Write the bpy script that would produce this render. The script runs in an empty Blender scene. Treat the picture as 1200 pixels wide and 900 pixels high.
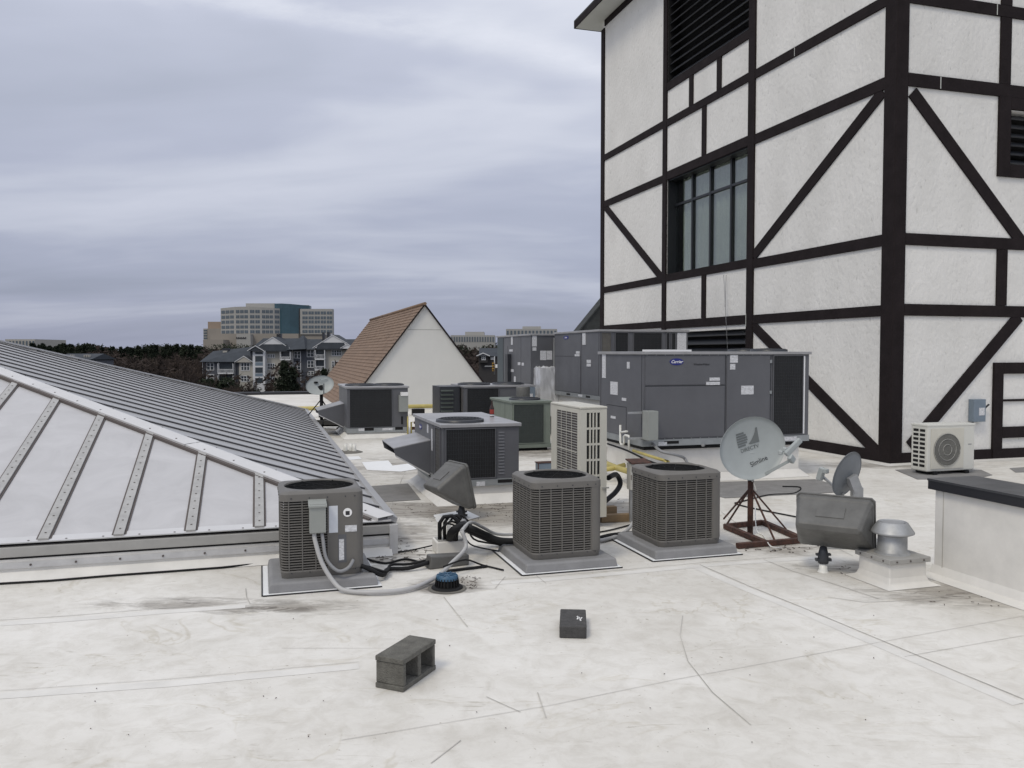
import bpy, bmesh, math, random
import numpy as np
from mathutils import Vector, Matrix, Quaternion
from mathutils import noise as mnoise

random.seed(7)
np.random.seed(7)
SC = bpy.context.scene
COL = SC.collection

# ------------------------------------------------------------------ camera
CAM_Z = 2.0
FPX = 970.0                       # focal length in pixels of a 1200 px wide picture
PITCH = math.atan((450 - 413) / FPX)
cam_d = bpy.data.cameras.new('camera')
cam_d.sensor_width = 36.0
cam_d.lens = FPX / 1200 * 36.0
cam_d.clip_start = 0.05
cam_d.clip_end = 20000
cam = bpy.data.objects.new('camera', cam_d)
COL.objects.link(cam)
cam.location = (0, 0, CAM_Z)
cam.rotation_euler = (math.pi / 2 - PITCH, 0, 0)
SC.camera = cam
SC.render.resolution_x, SC.render.resolution_y = 1024, 768

# ------------------------------------------------------------------ exposure
SC.view_settings.view_transform = 'Standard'
SC.view_settings.look = 'None'
SC.view_settings.exposure = 0.0
SC.view_settings.gamma = 1.0
SC.view_settings.use_curve_mapping = False

# ------------------------------------------------------------------ world: overcast sky
SUN_EL = math.radians(52)
SUN_AZ = math.radians(215)         # clockwise from +Y: behind the camera, to the left
world = bpy.data.worlds.new('World')
SC.world = world
world.use_nodes = True
wn, wl = world.node_tree.nodes, world.node_tree.links
for n in list(wn): wn.remove(n)
def W(t, **k):
    n = wn.new(t)
    for a, b in k.items(): setattr(n, a, b)
    return n
w_out = W('ShaderNodeOutputWorld')
w_bg = W('ShaderNodeBackground'); w_bg.inputs['Strength'].default_value = 0.1
w_sky = W('ShaderNodeTexSky'); w_sky.sky_type = 'NISHITA'; w_sky.sun_disc = False
w_sky.sun_elevation = SUN_EL; w_sky.sun_rotation = SUN_AZ
w_tc = W('ShaderNodeTexCoord')
w_sep = W('ShaderNodeSeparateXYZ'); wl.new(w_tc.outputs['Generated'], w_sep.inputs[0])
def wmath(op, a, b=None, clamp=False):
    n = W('ShaderNodeMath', operation=op, use_clamp=clamp)
    for i, v in enumerate((a, b)):
        if v is None: continue
        if isinstance(v, (int, float)): n.inputs[i].default_value = v
        else: wl.new(v, n.inputs[i])
    return n.outputs[0]
zc = wmath('MAXIMUM', w_sep.outputs[2], 0.0)
den = wmath('ADD', zc, 0.20)
u = wmath('DIVIDE', w_sep.outputs[0], den)
v = wmath('DIVIDE', w_sep.outputs[1], den)
comb = W('ShaderNodeCombineXYZ'); wl.new(u, comb.inputs[0]); wl.new(v, comb.inputs[1])
def wnoise(scale, detail, rough, loc, rot, sc, dist=0.0):
    m = W('ShaderNodeMapping'); m.inputs['Location'].default_value = loc
    m.inputs['Rotation'].default_value = (0, 0, rot); m.inputs['Scale'].default_value = sc
    wl.new(comb.outputs[0], m.inputs[0])
    t = W('ShaderNodeTexNoise'); t.inputs['Scale'].default_value = scale
    t.inputs['Detail'].default_value = detail; t.inputs['Roughness'].default_value = rough
    t.inputs['Distortion'].default_value = dist
    wl.new(m.outputs[0], t.inputs['Vector'])
    return t.outputs['Fac']
n1 = wnoise(1.0, 4, 0.5, (3.1, 1.7, 0), -0.25, (0.5, 1.15, 1), 0.6)
n2 = wnoise(2.6, 6, 0.55, (8.3, 2.2, 0), -0.12, (0.7, 1.6, 1), 0.6)
mix = wmath('ADD', wmath('MULTIPLY', n1, 0.83), wmath('MULTIPLY', n2, 0.17))
# a brighter streak of thin cloud running across the upper part of the sky
n3 = wnoise(1.1, 4, 0.6, (0, 0, 0), 0.0, (1, 1, 1))
wob = wmath('MULTIPLY', wmath('SUBTRACT', n3, 0.5), 0.55)
line = wmath('ADD', wmath('SUBTRACT', v, 1.735), wmath('ADD', wmath('MULTIPLY', u, -0.376), wmath('MULTIPLY', wob, 0.4)))
sq = wmath('MULTIPLY', line, line)
streak = wmath('POWER', 2.718, wmath('MULTIPLY', sq, -260.0))
fine = wnoise(6.0, 6, 0.7, (0, 0, 0), 0.3, (0.6, 1, 1))
streak = wmath('MULTIPLY', streak, wmath('MULTIPLY', fine, 0.27))
mix = wmath('ADD', mix, streak)
ramp = W('ShaderNodeValToRGB'); wl.new(mix, ramp.inputs[0])
cr = ramp.color_ramp
cr.elements[0].position = 0.36; cr.elements[0].color = (2.8, 3.05, 4.1, 1)
cr.elements[1].position = 0.72; cr.elements[1].color = (4.75, 4.98, 6.15, 1)
e = cr.elements.new(0.50); e.color = (3.30, 3.55, 4.75, 1)
e = cr.elements.new(0.60); e.color = (4.1, 4.35, 5.5, 1)
w_mix = W('ShaderNodeMixRGB'); w_mix.inputs[0].default_value = 0.93
wl.new(w_sky.outputs[0], w_mix.inputs[1]); wl.new(ramp.outputs[0], w_mix.inputs[2])
w_grad = W('ShaderNodeMixRGB'); w_grad.blend_type = 'MULTIPLY'; w_grad.inputs[0].default_value = 1
cieC = W('ShaderNodeCombineXYZ')                       # overcast skies brighten and pale towards the zenith
for i_, k_ in enumerate((2.1, 1.98, 1.45)): wl.new(wmath('ADD', wmath('MULTIPLY', zc, k_), 1.0), cieC.inputs[i_])
wl.new(w_mix.outputs[0], w_grad.inputs[1]); wl.new(cieC.outputs[0], w_grad.inputs[2])
wl.new(w_grad.outputs[0], w_bg.inputs['Color']); wl.new(w_bg.outputs[0], w_out.inputs[0])

# ------------------------------------------------------------------ the one sun, veiled by cloud
sun_d = bpy.data.lights.new('sun', 'SUN')
sun_d.energy = 1.25; sun_d.angle = math.radians(15); sun_d.color = (1.0, 0.91, 0.74)
sun = bpy.data.objects.new('sun', sun_d); COL.objects.link(sun)
sdir = Vector((math.sin(SUN_AZ) * math.cos(SUN_EL), math.cos(SUN_AZ) * math.cos(SUN_EL), math.sin(SUN_EL)))
sun.rotation_euler = sdir.to_track_quat('Z', 'Y').to_euler()

# ------------------------------------------------------------------ survey helpers
ANG = math.atan(0.304)            # the whole complex is turned by this against the view
VX = Vector((math.cos(ANG), math.sin(ANG), 0))
UX = Vector((-math.sin(ANG), math.cos(ANG), 0))
def ray(px, py):
    x = (px - 600) / FPX; q = -(py - 450) / FPX
    return Vector((x, math.cos(PITCH) + q * math.sin(PITCH), q * math.cos(PITCH) - math.sin(PITCH)))
def at(px, py, z=0.0):            # point of the level z seen there
    r = ray(px, py); k = (z - CAM_Z) / r.z
    return Vector((r.x * k, r.y * k, z))
def aty(px, py, y):               # point at distance y seen there
    r = ray(px, py); k = y / r.y
    return Vector((r.x * k, y, CAM_Z + r.z * k))
def front(o, px, py, off=0.0):    # local (x, z) on the plane y = off of a thing standing at o
    r = ray(px, py); k = ((o.x * UX.x + o.y * UX.y) + off) / (r.x * UX.x + r.y * UX.y)
    p = Vector((r.x * k, r.y * k, CAM_Z + r.z * k)); return ((p - o).dot(VX), p.z - o.z)
def side(o, px, py, off=0.0):     # local (y, z) on the plane x = off of a thing standing at o
    r = ray(px, py); k = ((o.x * VX.x + o.y * VX.y) + off) / (r.x * VX.x + r.y * VX.y)
    p = Vector((r.x * k, r.y * k, CAM_Z + r.z * k)); return ((p - o).dot(UX), p.z - o.z)

# ------------------------------------------------------------------ materials
def mat(name, base, rough=0.6, metal=0.0, noise=0.0, nscale=8.0, bump=0.0, bscale=60.0,
        col2=None, spec=0.5, detail=5, ndist=0.0, stretch=(1, 1, 1)):
    m = bpy.data.materials.new(name); m.use_nodes = True
    nt = m.node_tree; b = nt.nodes['Principled BSDF']
    b.inputs['Base Color'].default_value = (*base, 1)
    b.inputs['Roughness'].default_value = rough
    b.inputs['Metallic'].default_value = metal
    b.inputs['Specular IOR Level'].default_value = spec
    tc = nt.nodes.new('ShaderNodeTexCoord')
    mp = nt.nodes.new('ShaderNodeMapping'); mp.inputs['Scale'].default_value = stretch
    nt.links.new(tc.outputs['Object'], mp.inputs[0])
    if noise or col2:
        t = nt.nodes.new('ShaderNodeTexNoise'); t.inputs['Scale'].default_value = nscale
        t.inputs['Detail'].default_value = detail; t.inputs['Roughness'].default_value = 0.62
        t.inputs['Distortion'].default_value = ndist
        nt.links.new(mp.outputs[0], t.inputs['Vector'])
        r = nt.nodes.new('ShaderNodeValToRGB')
        r.color_ramp.elements[0].position = 0.3; r.color_ramp.elements[1].position = 0.7
        c2 = col2 if col2 else tuple(c * (1 - noise) for c in base)
        r.color_ramp.elements[0].color = (*c2, 1); r.color_ramp.elements[1].color = (*base, 1)
        nt.links.new(t.outputs['Fac'], r.inputs[0]); nt.links.new(r.outputs[0], b.inputs['Base Color'])
        rr = nt.nodes.new('ShaderNodeMapRange'); rr.inputs['To Min'].default_value = min(1, rough + 0.12)
        rr.inputs['To Max'].default_value = max(0.05, rough - 0.08)
        nt.links.new(t.outputs['Fac'], rr.inputs['Value']); nt.links.new(rr.outputs[0], b.inputs['Roughness'])
    if bump:
        t2 = nt.nodes.new('ShaderNodeTexNoise'); t2.inputs['Scale'].default_value = bscale
        t2.inputs['Detail'].default_value = 4
        nt.links.new(mp.outputs[0], t2.inputs['Vector'])
        bp = nt.nodes.new('ShaderNodeBump'); bp.inputs['Strength'].default_value = bump
        bp.inputs['Distance'].default_value = 0.02
        nt.links.new(t2.outputs['Fac'], bp.inputs['Height']); nt.links.new(bp.outputs[0], b.inputs['Normal'])
    return m

M = {}
M['white_mem'] = mat('white_membrane', (0.72, 0.705, 0.67), 0.6, noise=0.16, nscale=3.5, bump=0.15, bscale=9)
M['mem_patch'] = mat('clean_membrane', (0.80, 0.81, 0.82), 0.5, noise=0.05, nscale=5)
M['grey_mat'] = mat('grey_walk_pad', (0.24, 0.235, 0.23), 0.85, noise=0.25, nscale=5, bump=0.2)
M['seam'] = mat('seam_line', (0.55, 0.53, 0.49), 0.8, noise=0.4, nscale=3)
M['black_edge'] = mat('black_sealant', (0.02, 0.02, 0.022), 0.6)
M['timber'] = mat('dark_timber', (0.017, 0.012, 0.013), 0.8, noise=0.35, nscale=3, bump=0.3, bscale=14, spec=0.2)
M['soffit'] = mat('soffit', (0.52, 0.53, 0.50), 0.7, noise=0.08, nscale=2)
M['louver'] = mat('louver_black', (0.028, 0.031, 0.038), 0.4)
M['dark'] = mat('dark_void', (0.006, 0.006, 0.007), 0.9)
M['win_frame'] = mat('window_frame', (0.012, 0.014, 0.017), 0.4)
M['curtain'] = mat('curtain', (0.74, 0.74, 0.66), 0.9, noise=0.2, nscale=1.3)
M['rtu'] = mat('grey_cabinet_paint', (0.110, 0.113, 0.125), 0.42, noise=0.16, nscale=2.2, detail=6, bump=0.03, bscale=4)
M['rtu_top_sheen'] = mat('grey_cabinet_top_sky_sheen', (0.33, 0.33, 0.34), 0.34, noise=0.25, nscale=2.5, detail=7)  # paler than the sides: sky reflection on top faces put into the colour
M['rail'] = mat('galvanised_rail', (0.33, 0.35, 0.36), 0.45, metal=0.35, noise=0.25, nscale=6)
M['galv'] = mat('galvanised_steel', (0.42, 0.43, 0.44), 0.5, metal=0.45, noise=0.3, nscale=9)
M['coil'] = mat('coil_dark', (0.012, 0.013, 0.014), 0.55, noise=0.5, nscale=3)
M['coil_tan'] = mat('coil_tan', (0.16, 0.15, 0.13), 0.7, noise=0.4, nscale=5)
M['cond'] = mat('taupe_condenser_paint', (0.142, 0.135, 0.125), 0.48, noise=0.15, nscale=3, detail=6)
M['pad'] = mat('grey_plastic_pad', (0.25, 0.25, 0.255), 0.6, noise=0.25, nscale=4, bump=0.1)
M['sticker'] = mat('white_sticker', (0.72, 0.73, 0.76), 0.4, noise=0.45, nscale=70, detail=2, stretch=(0.5, 0.5, 1.6))
M['plainsticker'] = mat('pale_sticker', (0.62, 0.65, 0.70), 0.35, noise=0.08, nscale=20)
M['blue_logo'] = mat('blue_enamel', (0.012, 0.018, 0.17), 0.35)
M['white_paint'] = mat('white_paint', (0.8, 0.8, 0.8), 0.4)
M['sage'] = mat('sage_green_paint', (0.185, 0.215, 0.185), 0.5, noise=0.15, nscale=3)
M['sage_dark'] = mat('sage_coil', (0.055, 0.068, 0.062), 0.6, noise=0.2, nscale=8)
M['cream'] = mat('cream_casing', (0.56, 0.545, 0.48), 0.42, noise=0.1, nscale=3)
M['cream2'] = mat('pale_grey_casing', (0.60, 0.60, 0.56), 0.42, noise=0.08, nscale=3)
M['grille'] = mat('grille_grey', (0.32, 0.32, 0.30), 0.5)
M['dish'] = mat('dish_grey', (0.37, 0.40, 0.40), 0.5, noise=0.1, nscale=6)
M['dish_back'] = mat('dish_back', (0.17, 0.185, 0.20), 0.45, noise=0.12, nscale=9)
M['dish_ink'] = mat('dish_ink', (0.15, 0.165, 0.165), 0.5)
M['ink'] = mat('black_ink', (0.02, 0.02, 0.025), 0.6)
M['rust'] = mat('rusty_steel', (0.105, 0.045, 0.030), 0.9, col2=(0.032, 0.022, 0.020), nscale=14, bump=0.3)
M['flood'] = mat('floodlight_bronze', (0.125, 0.124, 0.118), 0.5, col2=(0.085, 0.084, 0.080), nscale=7, detail=8, bump=0.08, bscale=40)
M['rubber'] = mat('black_rubber', (0.010, 0.010, 0.011), 0.65, spec=0.25)
M['conduit'] = mat('grey_conduit', (0.25, 0.255, 0.265), 0.5)
M['conduit_pale'] = mat('pale_conduit', (0.42, 0.42, 0.42), 0.5, noise=0.1, nscale=5)
M['yellow'] = mat('yellow_gas_pipe', (0.50, 0.42, 0.14), 0.55, noise=0.25, nscale=5)
M['pvc'] = mat('white_pvc', (0.72, 0.72, 0.69), 0.4)
M['wood'] = mat('timber_block', (0.30, 0.21, 0.12), 0.85, noise=0.35, nscale=6, stretch=(0.4, 3, 3))
M['concrete'] = mat('cinder_concrete', (0.175, 0.170, 0.150), 0.95, noise=0.42, nscale=16, detail=9, bump=0.9, bscale=110)
M['paver'] = mat('dark_paver', (0.078, 0.076, 0.076), 0.9, noise=0.4, nscale=30, detail=8, bump=0.5, bscale=140)
M['blue'] = mat('blue_drain_plastic', (0.03, 0.085, 0.15), 0.4)
M['elec_green'] = mat('grey_green_box', (0.285, 0.30, 0.285), 0.5, noise=0.1, nscale=5)
M['elec_blue'] = mat('blue_grey_box', (0.17, 0.215, 0.265), 0.45, noise=0.1, nscale=5)
M['cap_black'] = mat('black_coping_metal', (0.020, 0.021, 0.026), 0.35, noise=0.2, nscale=4)
M['cap_top'] = mat('coping_top', (0.05, 0.052, 0.058), 0.35, noise=0.2, nscale=4)
M['bottle'] = mat('brown_glass', (0.03, 0.012, 0.008), 0.12)
M['red'] = mat('red_label', (0.26, 0.03, 0.02), 0.5)
M['foil'] = mat('foil_wrap', (0.74, 0.75, 0.77), 0.35, metal=0.45, noise=0.15, nscale=4, bump=0.35, bscale=7)
M['sky_panel'] = mat('milky_skylight_panel', (0.49, 0.485, 0.495), 0.35, noise=0.16, nscale=2.2, detail=9, ndist=1.0)
M['sky_metal'] = mat('skylight_metal', (0.58, 0.58, 0.585), 0.38, metal=0.15, noise=0.2, nscale=7)
M['sky_grey'] = mat('skylight_grey_panel', (0.375, 0.375, 0.38), 0.35, noise=0.14, nscale=1.2, detail=6)
M['sky_rib'] = mat('skylight_rib', (0.05, 0.05, 0.058), 0.4, metal=0.1)
M['batten_metal'] = mat('batten_metal', (0.42, 0.415, 0.405), 0.45, metal=0.1, noise=0.25, nscale=9, detail=7)
M['cap_metal'] = mat('hip_cap_metal', (0.58, 0.58, 0.59), 0.42, metal=0.1, noise=0.10, nscale=2.0)
M['gap'] = mat('gap_gasket', (0.10, 0.085, 0.08), 0.8)
M['sill_grey'] = mat('sill_grey', (0.36, 0.355, 0.34), 0.5, noise=0.15, nscale=5)
M['shingle_a'] = mat('shingle_brown', (0.225, 0.150, 0.103), 0.9, col2=(0.150, 0.104, 0.076), nscale=3.2, detail=6)
M['dark_shingle'] = mat('shingle_dark', (0.045, 0.05, 0.052), 0.9, noise=0.3, nscale=4)
M['gable_white'] = mat('gable_white', (0.66, 0.665, 0.655), 0.8, noise=0.06, nscale=1.5)
# far things
M['slate_siding'] = mat('slate_siding', (0.075, 0.082, 0.10), 0.8)
M['beige_siding'] = mat('beige_siding', (0.40, 0.385, 0.35), 0.8, noise=0.08, nscale=0.5)
M['trim_white'] = mat('trim_white', (0.60, 0.61, 0.63), 0.7)
M['far_roof'] = mat('far_roof', (0.040, 0.048, 0.060), 0.9, noise=0.25, nscale=0.7)
M['far_window'] = mat('far_window', (0.045, 0.055, 0.065), 0.25)
M['office_wall'] = mat('office_wall', (0.34, 0.335, 0.32), 0.8)
M['office_tan'] = mat('office_tan', (0.27, 0.245, 0.215), 0.8)
M['office_glass'] = mat('office_glass', (0.045, 0.095, 0.125), 0.2, noise=0.3, nscale=0.1)
M['office_win'] = mat('office_window', (0.10, 0.125, 0.15), 0.3)
M['office_orange'] = mat('office_orange', (0.30, 0.235, 0.185), 0.8)
M['slate_teal'] = mat('slate_teal_paint', (0.055, 0.072, 0.082), 0.5)
M['house_dark'] = mat('house_dark', (0.038, 0.036, 0.037), 0.9)
M['signal'] = mat('signal_yellow', (0.55, 0.30, 0.02), 0.5)
M['bark'] = mat('bark', (0.07, 0.055, 0.045), 0.95)

def glass_mat():
    m = bpy.data.materials.new('window_glass'); m.use_nodes = True
    nt = m.node_tree
    for n in list(nt.nodes): nt.nodes.remove(n)
    o = nt.nodes.new('ShaderNodeOutputMaterial'); mx = nt.nodes.new('ShaderNodeMixShader')
    t = nt.nodes.new('ShaderNodeBsdfTransparent'); g = nt.nodes.new('ShaderNodeBsdfGlossy')
    t.inputs[0].default_value = (0.76, 0.80, 0.78, 1); g.inputs['Roughness'].default_value = 0.03
    mx.inputs[0].default_value = 0.20
    nt.links.new(t.outputs[0], mx.inputs[1]); nt.links.new(g.outputs[0], mx.inputs[2]); nt.links.new(mx.outputs[0], o.inputs[0])
    return m
M['glass'] = glass_mat()

def stucco_mat():
    m = bpy.data.materials.new('rough_stucco'); m.use_nodes = True
    nt = m.node_tree; b = nt.nodes['Principled BSDF']; L = nt.links
    b.inputs['Roughness'].default_value = 0.85
    tc = nt.nodes.new('ShaderNodeTexCoord')
    mp = nt.nodes.new('ShaderNodeMapping'); mp.inputs['Scale'].default_value = (1, 1, 0.6)
    L.new(tc.outputs['Object'], mp.inputs[0])
    n1 = nt.nodes.new('ShaderNodeTexNoise'); n1.inputs['Scale'].default_value = 9; n1.inputs['Detail'].default_value = 6
    n1.inputs['Distortion'].default_value = 0.8
    n2 = nt.nodes.new('ShaderNodeTexNoise'); n2.inputs['Scale'].default_value = 1.1; n2.inputs['Detail'].default_value = 5
    n3 = nt.nodes.new('ShaderNodeTexNoise'); n3.inputs['Scale'].default_value = 13; n3.inputs['Detail'].default_value = 2
    for n in (n1, n2, n3): L.new(mp.outputs[0], n.inputs['Vector'])
    r = nt.nodes.new('ShaderNodeValToRGB')
    r.color_ramp.elements[0].position = 0.3; r.color_ramp.elements[0].color = (0.65, 0.643, 0.62, 1)
    r.color_ramp.elements[1].position = 0.7; r.color_ramp.elements[1].color = (0.745, 0.737, 0.715, 1)
    L.new(n2.outputs['Fac'], r.inputs[0])
    pit = nt.nodes.new('ShaderNodeValToRGB')
    pit.color_ramp.elements[0].position = 0.26; pit.color_ramp.elements[0].color = (0.80, 0.80, 0.79, 1)
    pit.color_ramp.elements[1].position = 0.36; pit.color_ramp.elements[1].color = (1, 1, 1, 1)
    L.new(n3.outputs['Fac'], pit.inputs[0])
    mu = nt.nodes.new('ShaderNodeMixRGB'); mu.blend_type = 'MULTIPLY'; mu.inputs[0].default_value = 1
    L.new(r.outputs[0], mu.inputs[1]); L.new(pit.outputs[0], mu.inputs[2]); L.new(mu.outputs[0], b.inputs['Base Color'])
    ad = nt.nodes.new('ShaderNodeMath'); ad.operation = 'ADD'
    L.new(n1.outputs['Fac'], ad.inputs[0]); L.new(n3.outputs['Fac'], ad.inputs[1])
    bp = nt.nodes.new('ShaderNodeBump'); bp.inputs['Strength'].default_value = 0.45; bp.inputs['Distance'].default_value = 0.03
    L.new(ad.outputs[0], bp.inputs['Height']); L.new(bp.outputs[0], b.inputs['Normal'])
    return m
M['stucco'] = stucco_mat()

def deck_mat():
    m = bpy.data.materials.new('weathered_membrane'); m.use_nodes = True
    nt = m.node_tree; b = nt.nodes['Principled BSDF']; L = nt.links
    b.inputs['Roughness'].default_value = 0.62
    tc = nt.nodes.new('ShaderNodeTexCoord')
    def noi(scale, det, rough=0.6, dist=0.0, sc=(1, 1, 1), rot=0.0, loc=(0, 0, 0)):
        mp = nt.nodes.new('ShaderNodeMapping'); mp.inputs['Scale'].default_value = sc
        mp.inputs['Rotation'].default_value = (0, 0, rot); mp.inputs['Location'].default_value = loc
        L.new(tc.outputs['Object'], mp.inputs[0])
        n = nt.nodes.new('ShaderNodeTexNoise'); n.inputs['Scale'].default_value = scale
        n.inputs['Detail'].default_value = det; n.inputs['Roughness'].default_value = rough
        n.inputs['Distortion'].default_value = dist
        L.new(mp.outputs[0], n.inputs['Vector']); return n.outputs['Fac']
    def rmp(src, p0, c0, p1, c1):
        r = nt.nodes.new('ShaderNodeValToRGB')
        r.color_ramp.elements[0].position = p0; r.color_ramp.elements[0].color = (*c0, 1)
        r.color_ramp.elements[1].position = p1; r.color_ramp.elements[1].color = (*c1, 1)
        L.new(src, r.inputs[0]); return r.outputs[0]
    def mul(a, bb, f=1.0):
        x = nt.nodes.new('ShaderNodeMixRGB'); x.blend_type = 'MULTIPLY'
        if isinstance(f, float): x.inputs[0].default_value = f
        else: L.new(f, x.inputs[0])
        L.new(a, x.inputs[1]); L.new(bb, x.inputs[2]); return x.outputs[0]
    base = rmp(noi(0.55, 8, 0.65, 0.4), 0.32, (0.575, 0.552, 0.505), 0.60, (0.71, 0.693, 0.655))
    mott = rmp(noi(5.5, 8, 0.72, 0.6), 0.34, (0.86, 0.85, 0.83), 0.56, (1, 1, 1))
    spots = rmp(noi(2.2, 9, 0.75, 1.2, (1, 1.8, 1), 0.3, (4, 9, 0)), 0.24, (0.62, 0.60, 0.56), 0.36, (1, 1, 1))
    scuff = rmp(noi(3.2, 6, 0.6, 2.5, (0.5, 3.2, 1), ANG + 0.2, (1, 2, 0)), 0.26, (0.70, 0.68, 0.64), 0.36, (1, 1, 1))
    c = mul(mul(mul(base, mott), spots), scuff)
    # thin tide marks left by drying puddles, and scattered brown freckles
    tn = noi(0.75, 5, 0.55, 0.9, (1, 1.3, 1), 0.5, (2, 7, 0))
    a1 = nt.nodes.new('ShaderNodeMath'); a1.operation = 'SUBTRACT'; a1.inputs[1].default_value = 0.5; L.new(tn, a1.inputs[0])
    a2 = nt.nodes.new('ShaderNodeMath'); a2.operation = 'ABSOLUTE'; L.new(a1.outputs[0], a2.inputs[0])
    tide = rmp(a2.outputs[0], 0.0, (0.86, 0.84, 0.79), 0.012, (1, 1, 1))
    tmask = rmp(noi(1.1, 3, 0.5, 0, (1, 1, 1), 0, (9, 3, 0)), 0.45, (0, 0, 0), 0.6, (1, 1, 1))
    c = mul(c, tide, tmask)
    freck = rmp(noi(26, 3, 0.6, 0.3, (1, 1, 1), 0, (3, 3, 0)), 0.285, (0.50, 0.46, 0.40), 0.325, (1, 1, 1))
    fmask = rmp(noi(1.6, 4, 0.6, 0, (1, 1, 1), 0, (6, 1, 0)), 0.44, (0, 0, 0), 0.58, (1, 1, 1))
    c = mul(c, freck, fmask)
    # water-borne grime lying in the low places between the units
    grime_n = noi(2.6, 8, 0.7, 0.8, (0.6, 1.6, 1), ANG)
    speck_n = noi(5.5, 9, 0.72, 0.8, (0.6, 1.9, 1), ANG, (5, 5, 0))
    prev = c
    def centre_mask(x, y, rx, ry):
        mp = nt.nodes.new('ShaderNodeMapping')
        mp.inputs['Scale'].default_value = (1 / rx, 1 / ry, 0)
        mp.inputs['Location'].default_value = (-x / rx, -y / ry, 0)
        L.new(tc.outputs['Object'], mp.inputs[0])
        g = nt.nodes.new('ShaderNodeTexGradient'); g.gradient_type = 'SPHERICAL'
        L.new(mp.outputs[0], g.inputs[0]); return g.outputs['Fac']
    for (px, py, rx, ry, k) in ((470, 597, 1.4, 0.7, 1.35), (590, 600, 1.3, 1.1, 1.35), (440, 625, 1.0, 0.8, 1.1), (425, 655, 1.2, .45, .7),
                                (720, 600, 1.2, 1.2, 0.9), (525, 686, 0.42, 0.34, 1.5), (700, 525, 2.6, 1.3, 0.8), (620, 530, 2.2, 1.6, .7),
                                (1000, 665, 0.8, 0.35, 0.75), (1115, 695, 1.0, 0.5, 0.8), (470, 545, 2.2, 2.2, 0.55), (960, 520, 3.0, .9, .9),
                                (1050, 545, 2.2, .6, .8), (330, 712, 1.0, 0.25, 0.7), (210, 708, .9, .25, .7), (905, 640, .9, .5, .7)):
        p = at(px, py)
        g = centre_mask(p.x, p.y, rx, ry)
        def mt(op, p, q_, clamp=False):
            n_ = nt.nodes.new('ShaderNodeMath'); n_.operation = op; n_.use_clamp = clamp
            for i_, v_ in enumerate((p, q_)):
                if isinstance(v_, (int, float)): n_.inputs[i_].default_value = v_
                else: L.new(v_, n_.inputs[i_])
            return n_.outputs[0]
        val = mt('ADD', mt('MULTIPLY', g, 1.35 * k), mt('SUBTRACT', mt('MULTIPLY', grime_n, 2.6), 1.50))
        f = nt.nodes.new('ShaderNodeMapRange'); f.inputs['From Min'].default_value = 0.02; f.inputs['From Max'].default_value = 0.55
        f.inputs['To Max'].default_value = 0.62
        L.new(val, f.inputs['Value']); fm = mt('MULTIPLY', f.outputs[0], mt('MULTIPLY', g, 4.0, True))
        x = nt.nodes.new('ShaderNodeMixRGB'); x.inputs[2].default_value = (0.20, 0.175, 0.145, 1)
        L.new(fm, x.inputs[0]); L.new(prev, x.inputs[1]); prev = x.outputs[0]
        f2 = nt.nodes.new('ShaderNodeMapRange'); f2.inputs['From Min'].default_value = 0.50; f2.inputs['From Max'].default_value = 0.60
        L.new(speck_n, f2.inputs['Value']); x2 = nt.nodes.new('ShaderNodeMixRGB'); x2.inputs[2].default_value = (0.095, 0.082, 0.068, 1)
        L.new(mt('MULTIPLY', mt('MULTIPLY', f2.outputs[0], 0.7), mt('MULTIPLY', g, 1.7 * k, True)), x2.inputs[0]); L.new(prev, x2.inputs[1]); prev = x2.outputs[0]
    L.new(prev, b.inputs['Base Color'])
    bp = nt.nodes.new('ShaderNodeBump'); bp.inputs['Strength'].default_value = 0.34; bp.inputs['Distance'].default_value = 0.035
    L.new(noi(1.8, 6, 0.55, 0.5), bp.inputs['Height']); L.new(bp.outputs[0], b.inputs['Normal'])
    return m
M['deck'] = deck_mat()

def leaf_mat(name, c1, c2, scale=0.35):
    m = bpy.data.materials.new(name); m.use_nodes = True
    nt = m.node_tree; b = nt.nodes['Principled BSDF']; L = nt.links
    b.inputs['Roughness'].default_value = 0.9; b.inputs['Specular IOR Level'].default_value = 0.1
    tc = nt.nodes.new('ShaderNodeNewGeometry'); n = nt.nodes.new('ShaderNodeTexNoise'); n.inputs['Scale'].default_value = scale
    n.inputs['Detail'].default_value = 3
    L.new(tc.outputs['Position'], n.inputs['Vector'])
    oi = nt.nodes.new('ShaderNodeObjectInfo')
    ad = nt.nodes.new('ShaderNodeMath'); ad.operation = 'MULTIPLY_ADD'; ad.inputs[1].default_value = 0.5; 
    L.new(oi.outputs['Random'], ad.inputs[0]); L.new(n.outputs['Fac'], ad.inputs[2])
    r = nt.nodes.new('ShaderNodeValToRGB')
    r.color_ramp.elements[0].position = 0.4; r.color_ramp.elements[0].color = (*c1, 1)
    r.color_ramp.elements[1].position = 1.05 if False else 0.95; r.color_ramp.elements[1].color = (*c2, 1)
    L.new(ad.outputs[0], r.inputs[0]); L.new(r.outputs[0], b.inputs['Base Color'])
    return m
M['leaf_green'] = leaf_mat('evergreen_needles', (0.012, 0.017, 0.013), (0.032, 0.040, 0.026))
M['twig'] = leaf_mat('bare_twigs', (0.028, 0.023, 0.022), (0.072, 0.056, 0.048))
M['ground'] = mat('ground_far', (0.075, 0.07, 0.055), 0.95, col2=(0.05, 0.055, 0.035), nscale=0.02, detail=8)
M['road'] = mat('asphalt', (0.05, 0.05, 0.052), 0.9, noise=0.2, nscale=1)

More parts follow.
